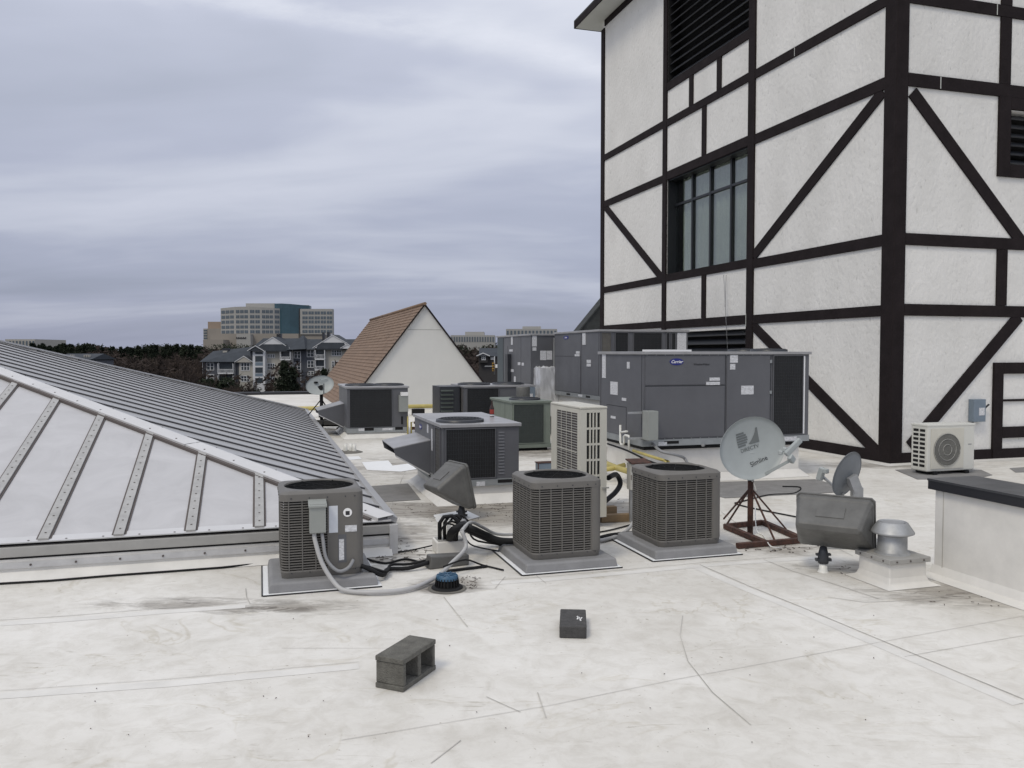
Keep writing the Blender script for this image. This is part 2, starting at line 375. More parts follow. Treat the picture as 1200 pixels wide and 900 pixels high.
# ------------------------------------------------------------------ mesh helpers
class MB:
    def __init__(s): s.v = []; s.f = []; s.sm = []
    def add(s, verts, faces, smooth=False):
        b = len(s.v); s.v += [tuple(p) for p in verts]
        for f in faces: s.f.append(tuple(i + b for i in f)); s.sm.append(smooth)
        return s
    def box(s, x0, x1, y0, y1, z0, z1):
        x0, x1 = min(x0, x1), max(x0, x1); y0, y1 = min(y0, y1), max(y0, y1); z0, z1 = min(z0, z1), max(z0, z1)
        return s.add([(x0, y0, z0), (x1, y0, z0), (x1, y1, z0), (x0, y1, z0), (x0, y0, z1), (x1, y0, z1), (x1, y1, z1), (x0, y1, z1)],
                     [(3, 2, 1, 0), (4, 5, 6, 7), (0, 1, 5, 4), (1, 2, 6, 5), (2, 3, 7, 6), (3, 0, 4, 7)])
    def ext(s, poly, vec):
        vec = Vector(vec); p = [Vector(q) for q in poly]; n = len(p)
        return s.add(p + [q + vec for q in p],
                     [tuple(range(n))[::-1], tuple(range(n, 2 * n))] + [(i, (i + 1) % n, n + (i + 1) % n, n + i) for i in range(n)])
    def bar(s, a, b, w, h, up=(0, 0, 1)):
        a, b = Vector(a), Vector(b); d = (b - a).normalized(); up = Vector(up)
        if abs(d.dot(up)) > 0.99: up = Vector((0, 1, 0))
        x = d.cross(up).normalized() * (w / 2); z = x.cross(d).normalized() * (h / 2)
        return s.add([a - x - z, a + x - z, a + x + z, a - x + z, b - x - z, b + x - z, b + x + z, b - x + z],
                     [(3, 2, 1, 0), (4, 5, 6, 7), (0, 1, 5, 4), (1, 2, 6, 5), (2, 3, 7, 6), (3, 0, 4, 7)])
    def tube(s, pts, r, n=8, smooth=True):
        pts = [Vector(p) for p in pts]; rings = []; up = None
        for i, p in enumerate(pts):
            d = (pts[min(i + 1, len(pts) - 1)] - pts[max(i - 1, 0)]).normalized()
            if up is None: up = Vector((0, 0, 1)) if abs(d.z) < 0.9 else Vector((0, 1, 0))
            x = d.cross(up).normalized(); up = x.cross(d).normalized()
            rr = r[i] if isinstance(r, (list, tuple)) else r
            rings.append([p + (x * math.cos(2 * math.pi * k / n) + up * math.sin(2 * math.pi * k / n)) * rr for k in range(n)])
        vs = [q for ring in rings for q in ring]
        fs = [(i * n + k, i * n + (k + 1) % n, (i + 1) * n + (k + 1) % n, (i + 1) * n + k) for i in range(len(pts) - 1) for k in range(n)]
        s.add(vs, fs, smooth)
        b = len(s.v) - len(vs)
        s.f += [tuple(b + k for k in range(n))[::-1], tuple(b + len(vs) - n + k for k in range(n))]; s.sm += [False, False]
        return s
    def lathe(s, prof, n=24, c=(0, 0, 0), smooth=True):
        vs = [(c[0] + r * math.cos(2 * math.pi * k / n), c[1] + r * math.sin(2 * math.pi * k / n), c[2] + z) for r, z in prof for k in range(n)]
        fs = [(i * n + k, i * n + (k + 1) % n, (i + 1) * n + (k + 1) % n, (i + 1) * n + k) for i in range(len(prof) - 1) for k in range(n)]
        return s.add(vs, fs, smooth)
    def loft(s, rings, smooth=False, cap0=True, cap1=True):
        n = len(rings[0]); vs = [q for r in rings for q in r]
        fs = [(i * n + k, i * n + (k + 1) % n, (i + 1) * n + (k + 1) % n, (i + 1) * n + k) for i in range(len(rings) - 1) for k in range(n)]
        if cap0: fs.append(tuple(range(n))[::-1])
        if cap1: fs.append(tuple(range((len(rings) - 1) * n, len(rings) * n)))
        return s.add(vs, fs, smooth)
    def mesh(s, name, m):
        me = bpy.data.meshes.new(name); me.from_pydata(s.v, [], s.f)
        me.polygons.foreach_set('use_smooth', s.sm)
        if m: me.materials.append(m)
        me.update(); return me

def link(name, me, parent=None):
    o = bpy.data.objects.new(name, me); COL.objects.link(o)
    if parent: o.parent = parent
    return o
def obj(name, mb, m, parent=None, bevel=0.0, stuff=False, label=None):
    o = link(name, mb.mesh(name, m), parent)
    if bevel:
        b = o.modifiers.new('bevel', 'BEVEL'); b.width = bevel; b.segments = 2; b.limit_method = 'ANGLE'
    if stuff: o['kind'] = 'stuff'
    if label: o['label'] = label
    return o
def thing(name, label, cat, loc=(0, 0, 0), rz=0.0, group=None):
    o = link(name, None); o.location = loc; o.rotation_euler = (0, 0, rz)
    o['label'] = label; o['category'] = cat
    if group: o['group'] = group
    return o
def tag(o, label, cat, group=None):
    o['label'] = label; o['category'] = cat
    if group: o['group'] = group
    return o
def struct(o): o['kind'] = 'structure'; return o
def copy_tree(o, parent=None):
    c = o.copy(); COL.objects.link(c); c.parent = parent
    for ch in list(o.children): copy_tree(ch, c)
    return c
def text_part(name, body, size, m, parent, loc, rot, extrude=0.001, shear=0.0, bold=0.0, xs=1.0):
    cu = bpy.data.curves.new(name, 'FONT'); cu.body = body; cu.size = size; cu.extrude = extrude
    cu.align_x = 'CENTER'; cu.align_y = 'CENTER'; cu.shear = shear; cu.offset = bold; cu.resolution_u = 3
    t = bpy.data.objects.new('tmp', cu); COL.objects.link(t)
    dg = bpy.context.evaluated_depsgraph_get()
    me = bpy.data.meshes.new_from_object(t.evaluated_get(dg)); COL.objects.unlink(t); bpy.data.objects.remove(t)
    me.materials.clear(); me.materials.append(m); me.transform(Matrix.Diagonal((xs, 1, 1, 1)))
    o = link(name, me, parent); o.location = loc; o.rotation_euler = rot; return o

FRONT = (math.pi / 2, 0, 0)                    # text standing on a face that looks along -y
SIDE = (math.pi / 2, 0, -math.pi / 2)          # text standing on a face that looks along -x

# ------------------------------------------------------------------ the setting: ground, roof deck
g = MB(); g.box(-9000, 9000, -9000, 9000, -12.5, -12.0); struct(obj('ground', g, M['ground']))
g = MB(); g.box(-60, 90, 88, 98, -11.99, -11.97); struct(obj('road', g, M['road']))
def loc_to_w(x, y): return VX * x + UX * y
# low ridge on which the far offices stand
hv, hf = [], []
NXH, NYH = 60, 14
for j in range(NYH):
    for i in range(NXH):
        x = -900 + 1900 * i / (NXH - 1); y = 190 + 900 * j / (NYH - 1)
        z = -12.3 + 9.0 * (1 - math.exp(-max(0, y - 200) / 260)) + 2.0 * mnoise.noise(Vector((x / 130, y / 130, 0)))
        if j == 0: z = -12.6
        hv.append((x, y, z))
for j in range(NYH - 1):
    for i in range(NXH - 1): a = j * NXH + i; hf.append((a, a + 1, a + NXH + 1, a + NXH))
g = MB(); g.add(hv, hf, True); struct(obj('hills', g, M['ground']))
def hill_z(x, y):
    return -12.3 + 9.0 * (1 - math.exp(-max(0, y - 200) / 260)) + 2.0 * mnoise.noise(Vector((x / 130, y / 130, 0))) if y > 200 else -12.0

deck = MB()
dk = [loc_to_w(-45, -12), loc_to_w(30, -12), loc_to_w(30, 41), loc_to_w(-45, 41)]
deck.ext([(p.x, p.y, -0.3) for p in dk], (0, 0, 0.3))
struct(obj('roof_deck', deck, M['deck']))
low = MB(); dl = [loc_to_w(-44.8, -11.8), loc_to_w(29.8, -11.8), loc_to_w(29.8, 40.8), loc_to_w(-44.8, 40.8)]
low.ext([(p.x, p.y, -12.0) for p in dl], (0, 0, 11.699)); 
tag(obj('hotel_base_building', low, M['stucco']), 'pale building below whose flat white roof carries all the units', 'building')
t = thing('roof_edge_coping', 'low dark metal coping along the far edge of the white roof', 'coping', (0, 0, 0), ANG)
for k in range(8):
    g = MB(); x0 = -42 + k * 8.4; g.box(x0, x0 + 8.38, 40.7, 41.05, 0.001, 0.13); obj('coping_length', g, M['cap_black'], t)

# lap seams and repair patches of the membrane, thin sheets lying on the deck
def strip(pts, w, z=0.004):
    P = [at(*p) for p in pts]; vs, fs = [], []
    for i, p in enumerate(P):
        d = (P[min(i + 1, len(P) - 1)] - P[max(i - 1, 0)]).normalized(); n = Vector((-d.y, d.x, 0)) * w / 2
        vs += [(p.x + n.x, p.y + n.y, z), (p.x - n.x, p.y - n.y, z)]
    for i in range(len(P) - 1): fs.append((2 * i, 2 * i + 1, 2 * i + 3, 2 * i + 2))
    return vs, fs
g = MB()
for pts, w in (([(0, 727), (80, 722), (190, 713), (290, 706)], .006), ([(288, 690), (289, 700), (293, 708), (335, 709)], .008),
               ([(575, 680), (640, 676), (730, 668), (830, 659), (960, 650)], .006), ([(820, 662), (880, 688), (940, 712), (1060, 762), (1200, 820)], .008),
               ([(895, 656), (930, 670), (975, 684), (1030, 702)], .007), ([(520, 700), (548, 735)], .008),
               ([(400, 868), (640, 828), (790, 797), (960, 766), (1200, 722)], .0035), ([(330, 760), (500, 760)], .003),
               ([(800, 722), (797, 745), (806, 775), (835, 812), (880, 850)], .006), ([(970, 700), (1012, 706), (1045, 705), (1130, 698), (1200, 705)], .007),
               ([(545, 693), (580, 690), (592, 676)], .006), ([(568, 630), (585, 640), (640, 684)], .007), ([(590, 600), (700, 640)], .005),
               ([(0, 810), (200, 796), (420, 776)], .0035), ([(1060, 770), (1200, 745)], .004), ([(505, 895), (540, 868)], .006),
               ([(570, 817), (610, 835)], .005), ([(630, 812), (636, 830), (640, 842)], .008), ([(480, 540), (455, 600), (430, 640)], .01),
               ([(610, 590), (600, 560)], .01), ([(845, 600), (900, 640)], .006), ([(975, 640), (1000, 652)], .006)):
    g.add(*strip(pts, w))
struct(obj('membrane_seams', g, M['seam']))
g = MB()   # welded lap bands, proud of the sheet
for pts, side_ in (([(-60, 733), (80, 724.5), (190, 715.5), (288, 708.5)], 1), ([(575, 682), (640, 678), (730, 670), (830, 661), (960, 652)], 1), ([(820, 664), (880, 690), (940, 714), (1060, 765), (1200, 824)], 1),
            ([(0, 812.5), (200, 798.5), (420, 778)], 1)):
    P = [at(*p) for p in pts]; vs, fs = [], []
    for i, p in enumerate(P):
        d = (P[min(i + 1, len(P) - 1)] - P[max(i - 1, 0)]).normalized(); n = Vector((-d.y, d.x, 0)); n = -n if n.y > 0 else n
        vs += [(p.x, p.y, .0035), (p.x + n.x * .09, p.y + n.y * .09, .0015)]
    for i in range(len(P) - 1): fs.append((2 * i, 2 * i + 1, 2 * i + 3, 2 * i + 2))
    g.add(vs, fs)
struct(obj('membrane_laps', g, M['white_mem']))
def ground_sheet(pix, z=0.004):
    P = [at(*p) for p in pix]; m = MB(); m.add([(p.x, p.y, z) for p in P], [tuple(range(len(P)))]); return m
for pix, m_, lab in (
        ([(424, 571), (478, 567), (493, 586), (430, 590)], 'grey_mat', 'grey walkway pad on the white roof beside the ribbed skylight'),
        ([(372, 504), (398, 503), (402, 508), (378, 510)], 'grey_mat', 'small grey walkway pad next to the far rooftop unit'),
        ([(800, 572), (812, 566), (955, 562), (990, 571), (985, 577), (850, 584)], 'grey_mat', 'grey walkway pad stretching behind the rusty dish frame'),
        ([(1049, 551), (1085, 549), (1150, 551), (1163, 557), (1140, 562), (1075, 562)], 'grey_mat', 'grey pad under the outdoor unit beside the tower'),
        ([(1183, 549), (1215, 547), (1240, 552), (1190, 554)], 'grey_mat', 'small grey pad at the right edge near the tower'),
        ([(424, 542), (455, 540), (460, 546), (500, 541), (520, 545), (470, 553), (430, 551)], 'mem_patch', 'bright white repair patch on the roof left of the hooded unit'),
        ([(400, 536), (420, 535), (424, 538), (402, 540)], 'mem_patch', 'small bright repair patch near the pipe boot'),
        ([(508, 604), (545, 598), (562, 606), (540, 612), (512, 612)], 'mem_patch', 'bright white flashing patch at the foot of the side facing floodlight'),
        ):
    o = tag(obj('walkway_pad' if m_ == 'grey_mat' else 'repair_patch', ground_sheet(pix, 0.006 if m_ == 'grey_mat' else 0.005), M[m_]), lab, 'pad' if m_ == 'grey_mat' else 'patch')
    s_ = o.modifiers.new('thick', 'SOLIDIFY'); s_.thickness = 0.004; s_.offset = 0.0

# ------------------------------------------------------------------ the half-timbered tower
TC = at(1043, 543.5)
tower = thing('timber_framed_tower', 'tall white stucco tower with dark timber framing on the right', 'tower', TC, ANG)
LY = 13.2; LX = 13.0; TOP = 12.75; TH = 0.35
wall = MB()
def wallA(y0, y1, z0, z1): wall.box(0, TH, y0, y1, z0, z1)
def wallB(x0, x1, z0, z1): wall.box(x0, x1, 0, TH, z0, z1)
A0, A1 = 4.62, 8.62                         # the bay with the openings
wallA(0, A0, 0, TOP); wallA(A1, LY, 0, TOP)
for z0, z1 in ((0, 0.9), (2.55, 4.1), (6.78, 9.38), (12.3, TOP)): wallA(A0, A1, z0, z1)
B0, B1 = 2.56, 3.9
wallB(TH, B0, 0, TOP); wallB(B1, LX, 0, TOP); wallB(B0, B1, 0, 5.5); wallB(B0, B1, 6.48, TOP)
wall.box(LX - TH, LX, TH, LY, 0, TOP); wall.box(TH, LX - TH, LY - TH, LY, 0, TOP)
obj('wall', wall, M['stucco'], tower)
inner = MB(); inner.box(1.2, 1.25, 3.5, 9.7, 0.2, 12.4); inner.box(1.5, 5, 1.2, 1.25, 5, 7.2); obj('dark_interior', inner, M['dark'], tower)
def tA(y0, y1, z0, z1, p=0.036):
    g = MB(); g.box(-p, 0.02, y0, y1, z0, z1); obj('timber', g, M['timber'], tower, bevel=0.004)
def tB(x0, x1, z0, z1, p=0.036):
    g = MB(); g.box(x0, x1, -p, 0.02, z0, z1); obj('timber', g, M['timber'], tower, bevel=0.004)
def dA(p0, p1, w=0.23, p=0.030):
    a, b = Vector((-p / 2 + 0.005, *p0)), Vector((-p / 2 + 0.005, *p1)); g = MB(); g.bar(a, b, p + 0.01, w, up=(0, 0, 1)) if False else None
    d = (b - a).normalized(); n = Vector((0, -d.z, d.y)) * w / 2
    g = MB(); g.ext([(0.02, *(q.yz)) for q in (a + n, a - n, b - n, b + n)], (-0.02 - p, 0, 0)); obj('timber', g, M['timber'], tower)
def dB(p0, p1, w=0.23, p=0.030):
    a, b = Vector((p0[0], 0, p0[1])), Vector((p1[0], 0, p1[1])); d = (b - a).normalized(); n = Vector((-d.z, 0, d.x)) * w / 2
    g = MB(); g.ext([(q.x, 0.02, q.z) for q in (a + n, a - n, b - n, b + n)], (0, -0.02 - p, 0)); obj('timber', g, M['timber'], tower)
# corner post wraps the corner
g = MB(); g.box(-0.045, 0.22, -0.045, 0.26, -0.0, TOP)
obj('corner_post', g, M['timber'], tower, bevel=0.012)
POSTS = [(4.36, 4.62), (8.62, 8.84), (12.97, 13.22)]
for y0, y1 in POSTS: tA(y0, y1, 0, 12.5, 0.041)
LV = [(0.0, 0.215), (2.655, 2.855), (3.92, 4.13), (6.72, 6.94), (8.19, 8.39)]
for z0, z1 in LV: tA(0.265, 4.355, z0, z1)
for z0, z1 in ((0.0, 0.19), (2.655, 2.87), (3.96, 4.16), (6.75, 6.98), (8.21, 8.41), (9.18, 9.39), (12.3, 12.5)): tA(4.625, 8.615, z0, z1)
for z0, z1 in ((0.0, 0.19), (2.69, 2.88), (3.94, 4.14), (6.72, 6.93), (8.23, 8.43)): tA(8.845, 12.965, z0, z1)
for y, z0, z1 in ((6.57, 2.875, 3.955), (6.62, 6.985, 8.205), (7.29, 8.415, 9.175), (5.92, 8.415, 9.175)): tA(y - 0.10, y + 0.10, z0, z1, 0.033)
tA(0.265, 4.355, 12.55, TOP - 0.005); tA(4.625, 8.615, 12.53, TOP - 0.005); tA(8.845, 12.965, 12.55, TOP - 0.005)
dA((0.32, 6.70), (4.36, 4.20)); dA((4.36, 2.62), (0.30, 0.17)); dA((12.95, 6.78), (8.86, 4.08))
LB = [(0.0, 0.19), (2.66, 2.87), (3.92, 4.13), (6.72, 6.95), (8.17, 8.38)]
tB(0.225, 2.28, 0.0, 0.19)
for z0, z1 in LB[1:]: tB(0.225, LX, z0, z1)
tB(2.29, 2.54, 6.955, 8.165, 0.033); tB(2.29, 2.54, 8.385, 12.5, 0.033); tB(2.32, 2.56, 2.875, 3.915, 0.033)
tB(0.225, LX, 12.55, TOP - 0.005)
dB((0.33, 6.62), (2.92, 4.05)); dB((2.88, 2.68), (0.42, 0.30))
# louvre surround, right face
tB(2.28, 2.55, 5.26, 6.715, 0.05); tB(2.555, 3.9, 5.26, 5.49, 0.048); tB(2.555, 3.9, 6.50, 6.715, 0.048); tB(3.905, 4.15, 5.26, 6.715, 0.05)
# low panelled frame at the right edge
tB(2.29, 2.51, 0.0, 1.81, 0.05); tB(2.515, 6.5, 1.60, 1.81, 0.048); tB(2.515, 6.5, 0.39, 0.60, 0.048); tB(2.515, 6.5, 0.0, 0.19, 0.048); tB(2.515, 6.5, 1.08, 1.12, 0.04)
for g_, (a, b) in enumerate(((1.02, 8.39), (1.2, 6.95))):
    pass
# pale caulk at timber joints
g = MB()
for x, z0, z1 in ((2.17, 8.18, 8.37), (0.92, 6.73, 6.94)): g.box(x, x + 0.018, -0.0385, -0.03, z0, z1)
g.box(-0.0385, -0.03, 2.9, 2.915, 8.20, 8.38); g.box(-0.0425, -0.03, 4.6, 4.62, 2.6, 2.9)
obj('joint_caulk', g, M['soffit'], tower)
# louvres
for k in range(13):
    z = 9.44 + k * 0.222; g = MB()
    g.ext([(0.03, A0, z), (0.045, A0, z - 0.012), (0.20, A0, z + 0.135), (0.185, A0, z + 0.15)], (0, A1 - A0, 0)); obj('louver_slat', g, M['louver'], tower)
for k in range(8):
    z = 0.95 + k * 0.21; g = MB()
    g.ext([(0.03, A0, z), (0.045, A0, z - 0.014), (0.17, A0, z + 0.10), (0.155, A0, z + 0.115)], (0, A1 - A0, 0)); obj('louver_slat', g, M['louver'], tower)
for k in range(6):
    z = 5.53 + k * 0.165; g = MB()
    g.ext([(B0, 0.03, z), (B0, 0.045, z - 0.012), (B0, 0.17, z + 0.09), (B0, 0.155, z + 0.10)], (B1 - B0, 0, 0)); obj('louver_slat', g, M['louver'], tower)
for z0, z1 in ((9.39, 12.3), (.9, 2.56)):
    g = MB(); g.box(-.0, TH, A1 - .03, A1 - .001, z0, z1); g.box(-.0, TH, A0 + .001, A0 + .03, z0, z1); g.box(TH, TH + .02, A0, A1, z0 - .1, z1 + .1)
    obj('louver_shade_lining', g, M['dark'], tower)  # black lining added so the lit white reveals look shaded
g = MB(); g.box(B0 + .001, B0 + .02, 0.0, TH, 5.5, 6.48); g.box(B0 - .1, B1 + .1, TH, TH + .02, 5.4, 6.6); obj('louver_shade_lining', g, M['dark'], tower)
# window with eight panes
win = MB(); GX = 0.25; ZB, ZT = 4.12, 6.77
win.box(0.021, TH, A0 + 0.001, A0 + 0.05, ZB, ZT); win.box(0.021, TH, A1 - 0.05, A1 - 0.001, ZB, ZT)
win.box(0.021, TH, A0 + 0.051, A1 - 0.051, ZT - 0.05, ZT - 0.001); win.box(0.021, TH, A0 + 0.051, A1 - 0.051, ZB, ZB + 0.045)
for y in (5.70, 6.68, 7.60): win.box(GX - 0.05, GX + 0.04, y - 0.035, y + 0.035, ZB + 0.05, ZT - 0.052)
wf = obj('window', win, M['win_frame'], tower)
g = MB()
yy = [A0 + 0.05, 5.665, 5.735, 6.645, 6.715, 7.565, 7.635, A1 - 0.05]
for k in range(4): g.box(GX - 0.045, GX + 0.035, yy[2 * k] + .001, yy[2 * k + 1] - .001, 6.03, 6.09)
obj('transom', g, M['win_frame'], wf)
for k in range(4):
    for z0, z1 in ((ZB + 0.046, 6.029), (6.091, ZT - 0.051)):
        g = MB(); g.box(GX, GX + 0.008, yy[2 * k] + .002, yy[2 * k + 1] - .002, z0, z1); obj('pane', g, M['glass'], wf)
cv = []; n = 160
for k in range(n + 1):
    y = A0 - 0.1 + (A1 - A0 - .25) * k / n
    x = 0.335 + 0.025 * math.sin(y * 21) + 0.015 * math.sin(y * 47 + 1)
    cv += [(x, y, 4.0), (x, y, 6.9)]
g = MB(); g.add(cv, [(2 * k, 2 * k + 1, 2 * k + 3, 2 * k + 2) for k in range(n)], True)
obj('curtain', g, M['curtain'], tower)
# roof: hipped, with a level boxed eave
EV = 0.72
roof = MB(); ex0, ex1, ey0, ey1 = -EV, LX + EV, -EV, LY + EV
roof.ext([(ex0, ey0, TOP + 0.20), (ex1, ey0, TOP + 0.20), (ex1, ey1, TOP + 0.20), (ex0, ey1, TOP + 0.20)], (0, 0, 0.05))
cx, cy, rz_ = (ex0 + ex1) / 2, (ey0 + ey1) / 2, TOP + 7
roof.add([(ex0, ey0, TOP + .25), (ex1, ey0, TOP + .25), (ex1, ey1, TOP + .25), (ex0, ey1, TOP + .25), (cx, cy, rz_)], [(0, 1, 4), (1, 2, 4), (2, 3, 4), (3, 0, 4)])
obj('roof', roof, M['dark_shingle'], tower)
g = MB(); g.box(ex0 + .03, ex1 - .03, ey0 + .03, ey1 - .03, TOP, TOP + 0.05); obj('soffit', g, M['soffit'], tower)
g = MB()
g.box(ex0, ex0 + .028, ey0, ey1, TOP - 0.01, TOP + 0.199); g.box(ex1 - .028, ex1, ey0, ey1, TOP - 0.01, TOP + 0.199)
g.box(ex0 + .029, ex1 - .029, ey0, ey0 + .028, TOP - 0.01, TOP + 0.199); g.box(ex0 + .029, ex1 - .029, ey1 - .028, ey1, TOP - 0.01, TOP + 0.199)
obj('fascia', g, M['timber'], tower)
# base flashing at the tower foot
g = MB(); g.ext([(-0.05, -0.3, 0.0), (-0.30, -0.3, 0.004), (-0.05, -0.3, 0.012)], (0, 13.4, 0)); g.ext([(-0.04, -0.05, 0.0), (-0.04, -0.28, 0.004), (-0.04, -0.05, 0.012)], (8, 0, 0))
obj('base_flashing', g, M['white_mem'], tower)

# dark shingled roof just beyond the tower
o_ = aty(680, 385, 34); zr0 = o_.z
rf = thing('dark_shingled_dormer', 'dark shingled roof slope peeping out behind the left end of the tower', 'roof', (o_.x, o_.y, 0), ANG)
for k in range(17):
    z0 = k * 0.31; x0 = (z0 - zr0) * 0.86
    g = MB(); g.ext([(x0, 0, z0), (x0 + .27, 0, z0 + .31), (x0 + .27 + .04, 0, z0 + .28), (x0 + .06, 0, z0 - .02)], (0, .6, 0)); obj('shingle_course', g, M['dark_shingle'], rf)
g = MB(); g.ext([((0 - zr0) * .86 + .05, .05, 0), (3.0, .05, 0), (3.0, .05, 5.2), ((5.2 - zr0) * .86 + .05, .05, 5.2)], (0, .2, 0)); obj('gable_wall', g, M['dark_shingle'], rf)

# ------------------------------------------------------------------ hipped skylight on the left
P1 = at(458, 648)
sk = thing('hipped_skylight', 'large hipped skylight with milky panels in front and grey ribbed slope on its right', 'skylight', P1, ANG)
EZ, SM, SZ = 0.325, 0.305, 16.2
g = MB()
def ringbox(mb, o, w, z0, z1):   # hollow square frame, outer edge at offset o outwards
    mb.box(-SZ - o, o, -o, -o + w, z0, z1); mb.box(-SZ - o, o, SZ + o - w, SZ + o, z0, z1)
    mb.box(o - w, o, -o + w, SZ + o - w, z0, z1); mb.box(-SZ - o, -SZ - o + w, -o + w, SZ + o - w, z0, z1)
ringbox(g, 0.03, 0.2, 0, 0.185); obj('curb', g, M['white_mem'], sk)
g = MB(); g.ext([(-SZ, -0.031, 0.001), (-SZ, -0.14, 0.004), (-SZ, -0.031, 0.075)], (SZ, 0, 0)); obj('curb_flashing', g, M['white_mem'], sk)
g = MB(); g.box(-SZ, 0.04, -0.045, -0.031, 0.105, 0.16); g.box(0.031, 0.045, -0.045, SZ, 0.105, 0.16); obj('termination_bar', g, M['sky_metal'], sk)
g = MB(); ringbox(g, 0.01, 0.1, 0.186, 0.205); obj('gap', g, M['rubber'], sk)
g = MB(); ringbox(g, 0.05, 0.12, 0.206, 0.295); obj('sill', g, M['sill_grey'], sk, bevel=0.006)
g = MB(); g.box(-0.02, 0.062, -0.062, 0.05, 0.0, 0.296); obj('corner_block', g, M['sky_metal'], sk, bevel=.004)
def zf(y): return EZ + y * SM
# front face panels and battens
def mm(t_): return min(t_, SZ - t_)
bx_ = []
for px in (304, 223, 142, 55):
    p = at(px, 633, 0.31); d = p - P1; bx_.append(d.dot(VX))
step = (bx_[3] - bx_[0]) / 3
bxs = [0.0]; q = bx_[0] - step
k = 0
xs_ = [bx_[0] - step * 1 if abs(bx_[0]) > abs(step) else None]
xs_ = []
x = bx_[0]
while x < -0.25: xs_.append(x); x -= step
xs_ = sorted(xs_, reverse=True)
x = bx_[0] + step
while x > -SZ + 0.3: xs_.append(x); x += step
edges = [0.0] + xs_ + [-SZ]
def slopept(x, y, face, h=0.0):   # point on the front ('f') or right ('r') slope, h off the surface
    z = EZ + (y if face == 'f' else -x) * SM; n = Vector((0, -SM, 1)) if face == 'f' else Vector((SM, 0, 1)); n.normalize()
    return Vector((x, y, z)) + n * h
for i in range(len(edges) - 1):
    a, b = edges[i] - 0.02, edges[i + 1] + 0.02
    ma, mb_ = mm(-a), mm(-b)
    pts = [(a, 0.03), (b, 0.03), (b, max(0.05, mb_))]
    if a > -SZ / 2 > b: pts.append((-SZ / 2, SZ / 2))
    pts.append((a, max(0.05, ma)))
    g = MB(); n_ = Vector((0, -SM, 1)).normalized() * 0.012
    g.ext([slopept(x, y, 'f') for x, y in pts], n_); obj('panel', g, M['sky_panel'], sk)
    # brown gasket frame showing at panel edge
for i, x in enumerate(edges[1:-1]):
    L_ = mm(-x) - 0.08
    if L_ < 0.2: continue
    g = MB(); a, b = slopept(x, 0.0, 'f', 0.016), slopept(x, L_, 'f', 0.016); g.bar(a, b, 0.122, 0.014, up=(0, -SM, 1)); obj('gasket', g, M['gap'], sk)
    g = MB(); a, b = slopept(x, -0.02, 'f', 0.030), slopept(x, L_, 'f', 0.030); g.bar(a, b, 0.085, 0.018, up=(0, -SM, 1))
    bt = obj('batten', g, M['batten_metal'], sk)
    if x > -5:
        s_ = MB(); y = 0.08
        while y < L_ - 0.05:
            s_.lathe([(0.0, 0.004), (0.009, 0.003), (0.010, 0)], 6, slopept(x, y, 'f', 0.0395), False); y += 0.155
        obj('screws', s_, M['gap'], bt, stuff=True)
# eave trim
g = MB(); a, b = slopept(-SZ, 0.015, 'f', 0.014), slopept(0, 0.015, 'f', 0.014); g.bar(a, b, 0.10, 0.012, up=(0, -SM, 1)); obj('eave_trim', g, M['cap_metal'], sk)
s_ = MB(); x = -0.2
while x > -5.5: s_.lathe([(0, .004), (0.009, 0.003), (0.010, 0)], 6, slopept(x, -0.01, 'f', 0.0205), False); s_.lathe([(0, .004), (.011, .003), (.012, 0)], 6, (x * 1.45, -0.0, 0.0)) if False else None; x -= 0.3
obj('screws', s_, M['gap'], sk, stuff=True)
s_ = MB(); x = -0.3
while x > -6:
    s_.tube([(x, -0.044, 0.133), (x, -0.052, 0.133)], 0.010, 8); x -= 0.36
obj('screws', s_, M['gap'], sk, stuff=True)
# right slope: ribs and panels
NR = 26
for i in range(NR):
    y0, y1 = SZ * i / NR, SZ * (i + 1) / NR
    pts = [(-0.02, y0 + .015), (-0.02, y1 - .015), (-max(.03, mm(y1 - .015)), y1 - .015)]
    if y0 < SZ / 2 < y1: pts.append((-SZ / 2, SZ / 2))
    pts.append((-max(.03, mm(y0 + .015)), y0 + .015))
    g = MB(); g.ext([slopept(x, y, 'r') for x, y in pts], Vector((SM, 0, 1)).normalized() * 0.01); obj('ribbed_panel', g, M['sky_grey'], sk)
    if 0 < i:
        L_ = mm(y0) - 0.07
        g = MB(); a, b = slopept(0.0, y0, 'r', 0.018), slopept(-L_, y0, 'r', 0.018); g.bar(a, b, 0.048, 0.018, up=(SM, 0, 1))
        rb = obj('rib', g, M['sky_rib'], sk)
        g = MB(); a, b = slopept(0.0, y0 + .006, 'r', 0.030), slopept(-L_, y0 + .006, 'r', 0.030); g.bar(a, b, 0.040, 0.005, up=(SM, 0, 1)); obj('rib_cap', g, M['sky_grey'], rb)
g = MB(); g.bar(slopept(0.01, 0, 'r', .02), slopept(0.01, SZ, 'r', .02), 0.10, 0.05, up=(SM, 0, 1)); obj('eave_rail', g, M['sky_grey'], sk)
# far and left slopes
g = MB(); ap = (-SZ / 2, SZ / 2, EZ + SZ / 2 * SM)
g.add([(0, SZ, EZ), (-SZ, SZ, EZ), (-SZ, 0, EZ), ap], [(0, 1, 3), (1, 2, 3)]); obj('rear_slope', g, M['sky_grey'], sk)
g = MB(); a, b = Vector((-.2, .0, EZ)), Vector((-SZ / 2 - .15, SZ / 2 - .05, EZ + SZ / 2 * SM)); g.bar(a + Vector((0, 0, .02)), b + Vector((0, 0, .02)), .06, .03); obj('hip_dark_bar', g, M['gap'], sk)  # dark line along the underside of the near hip
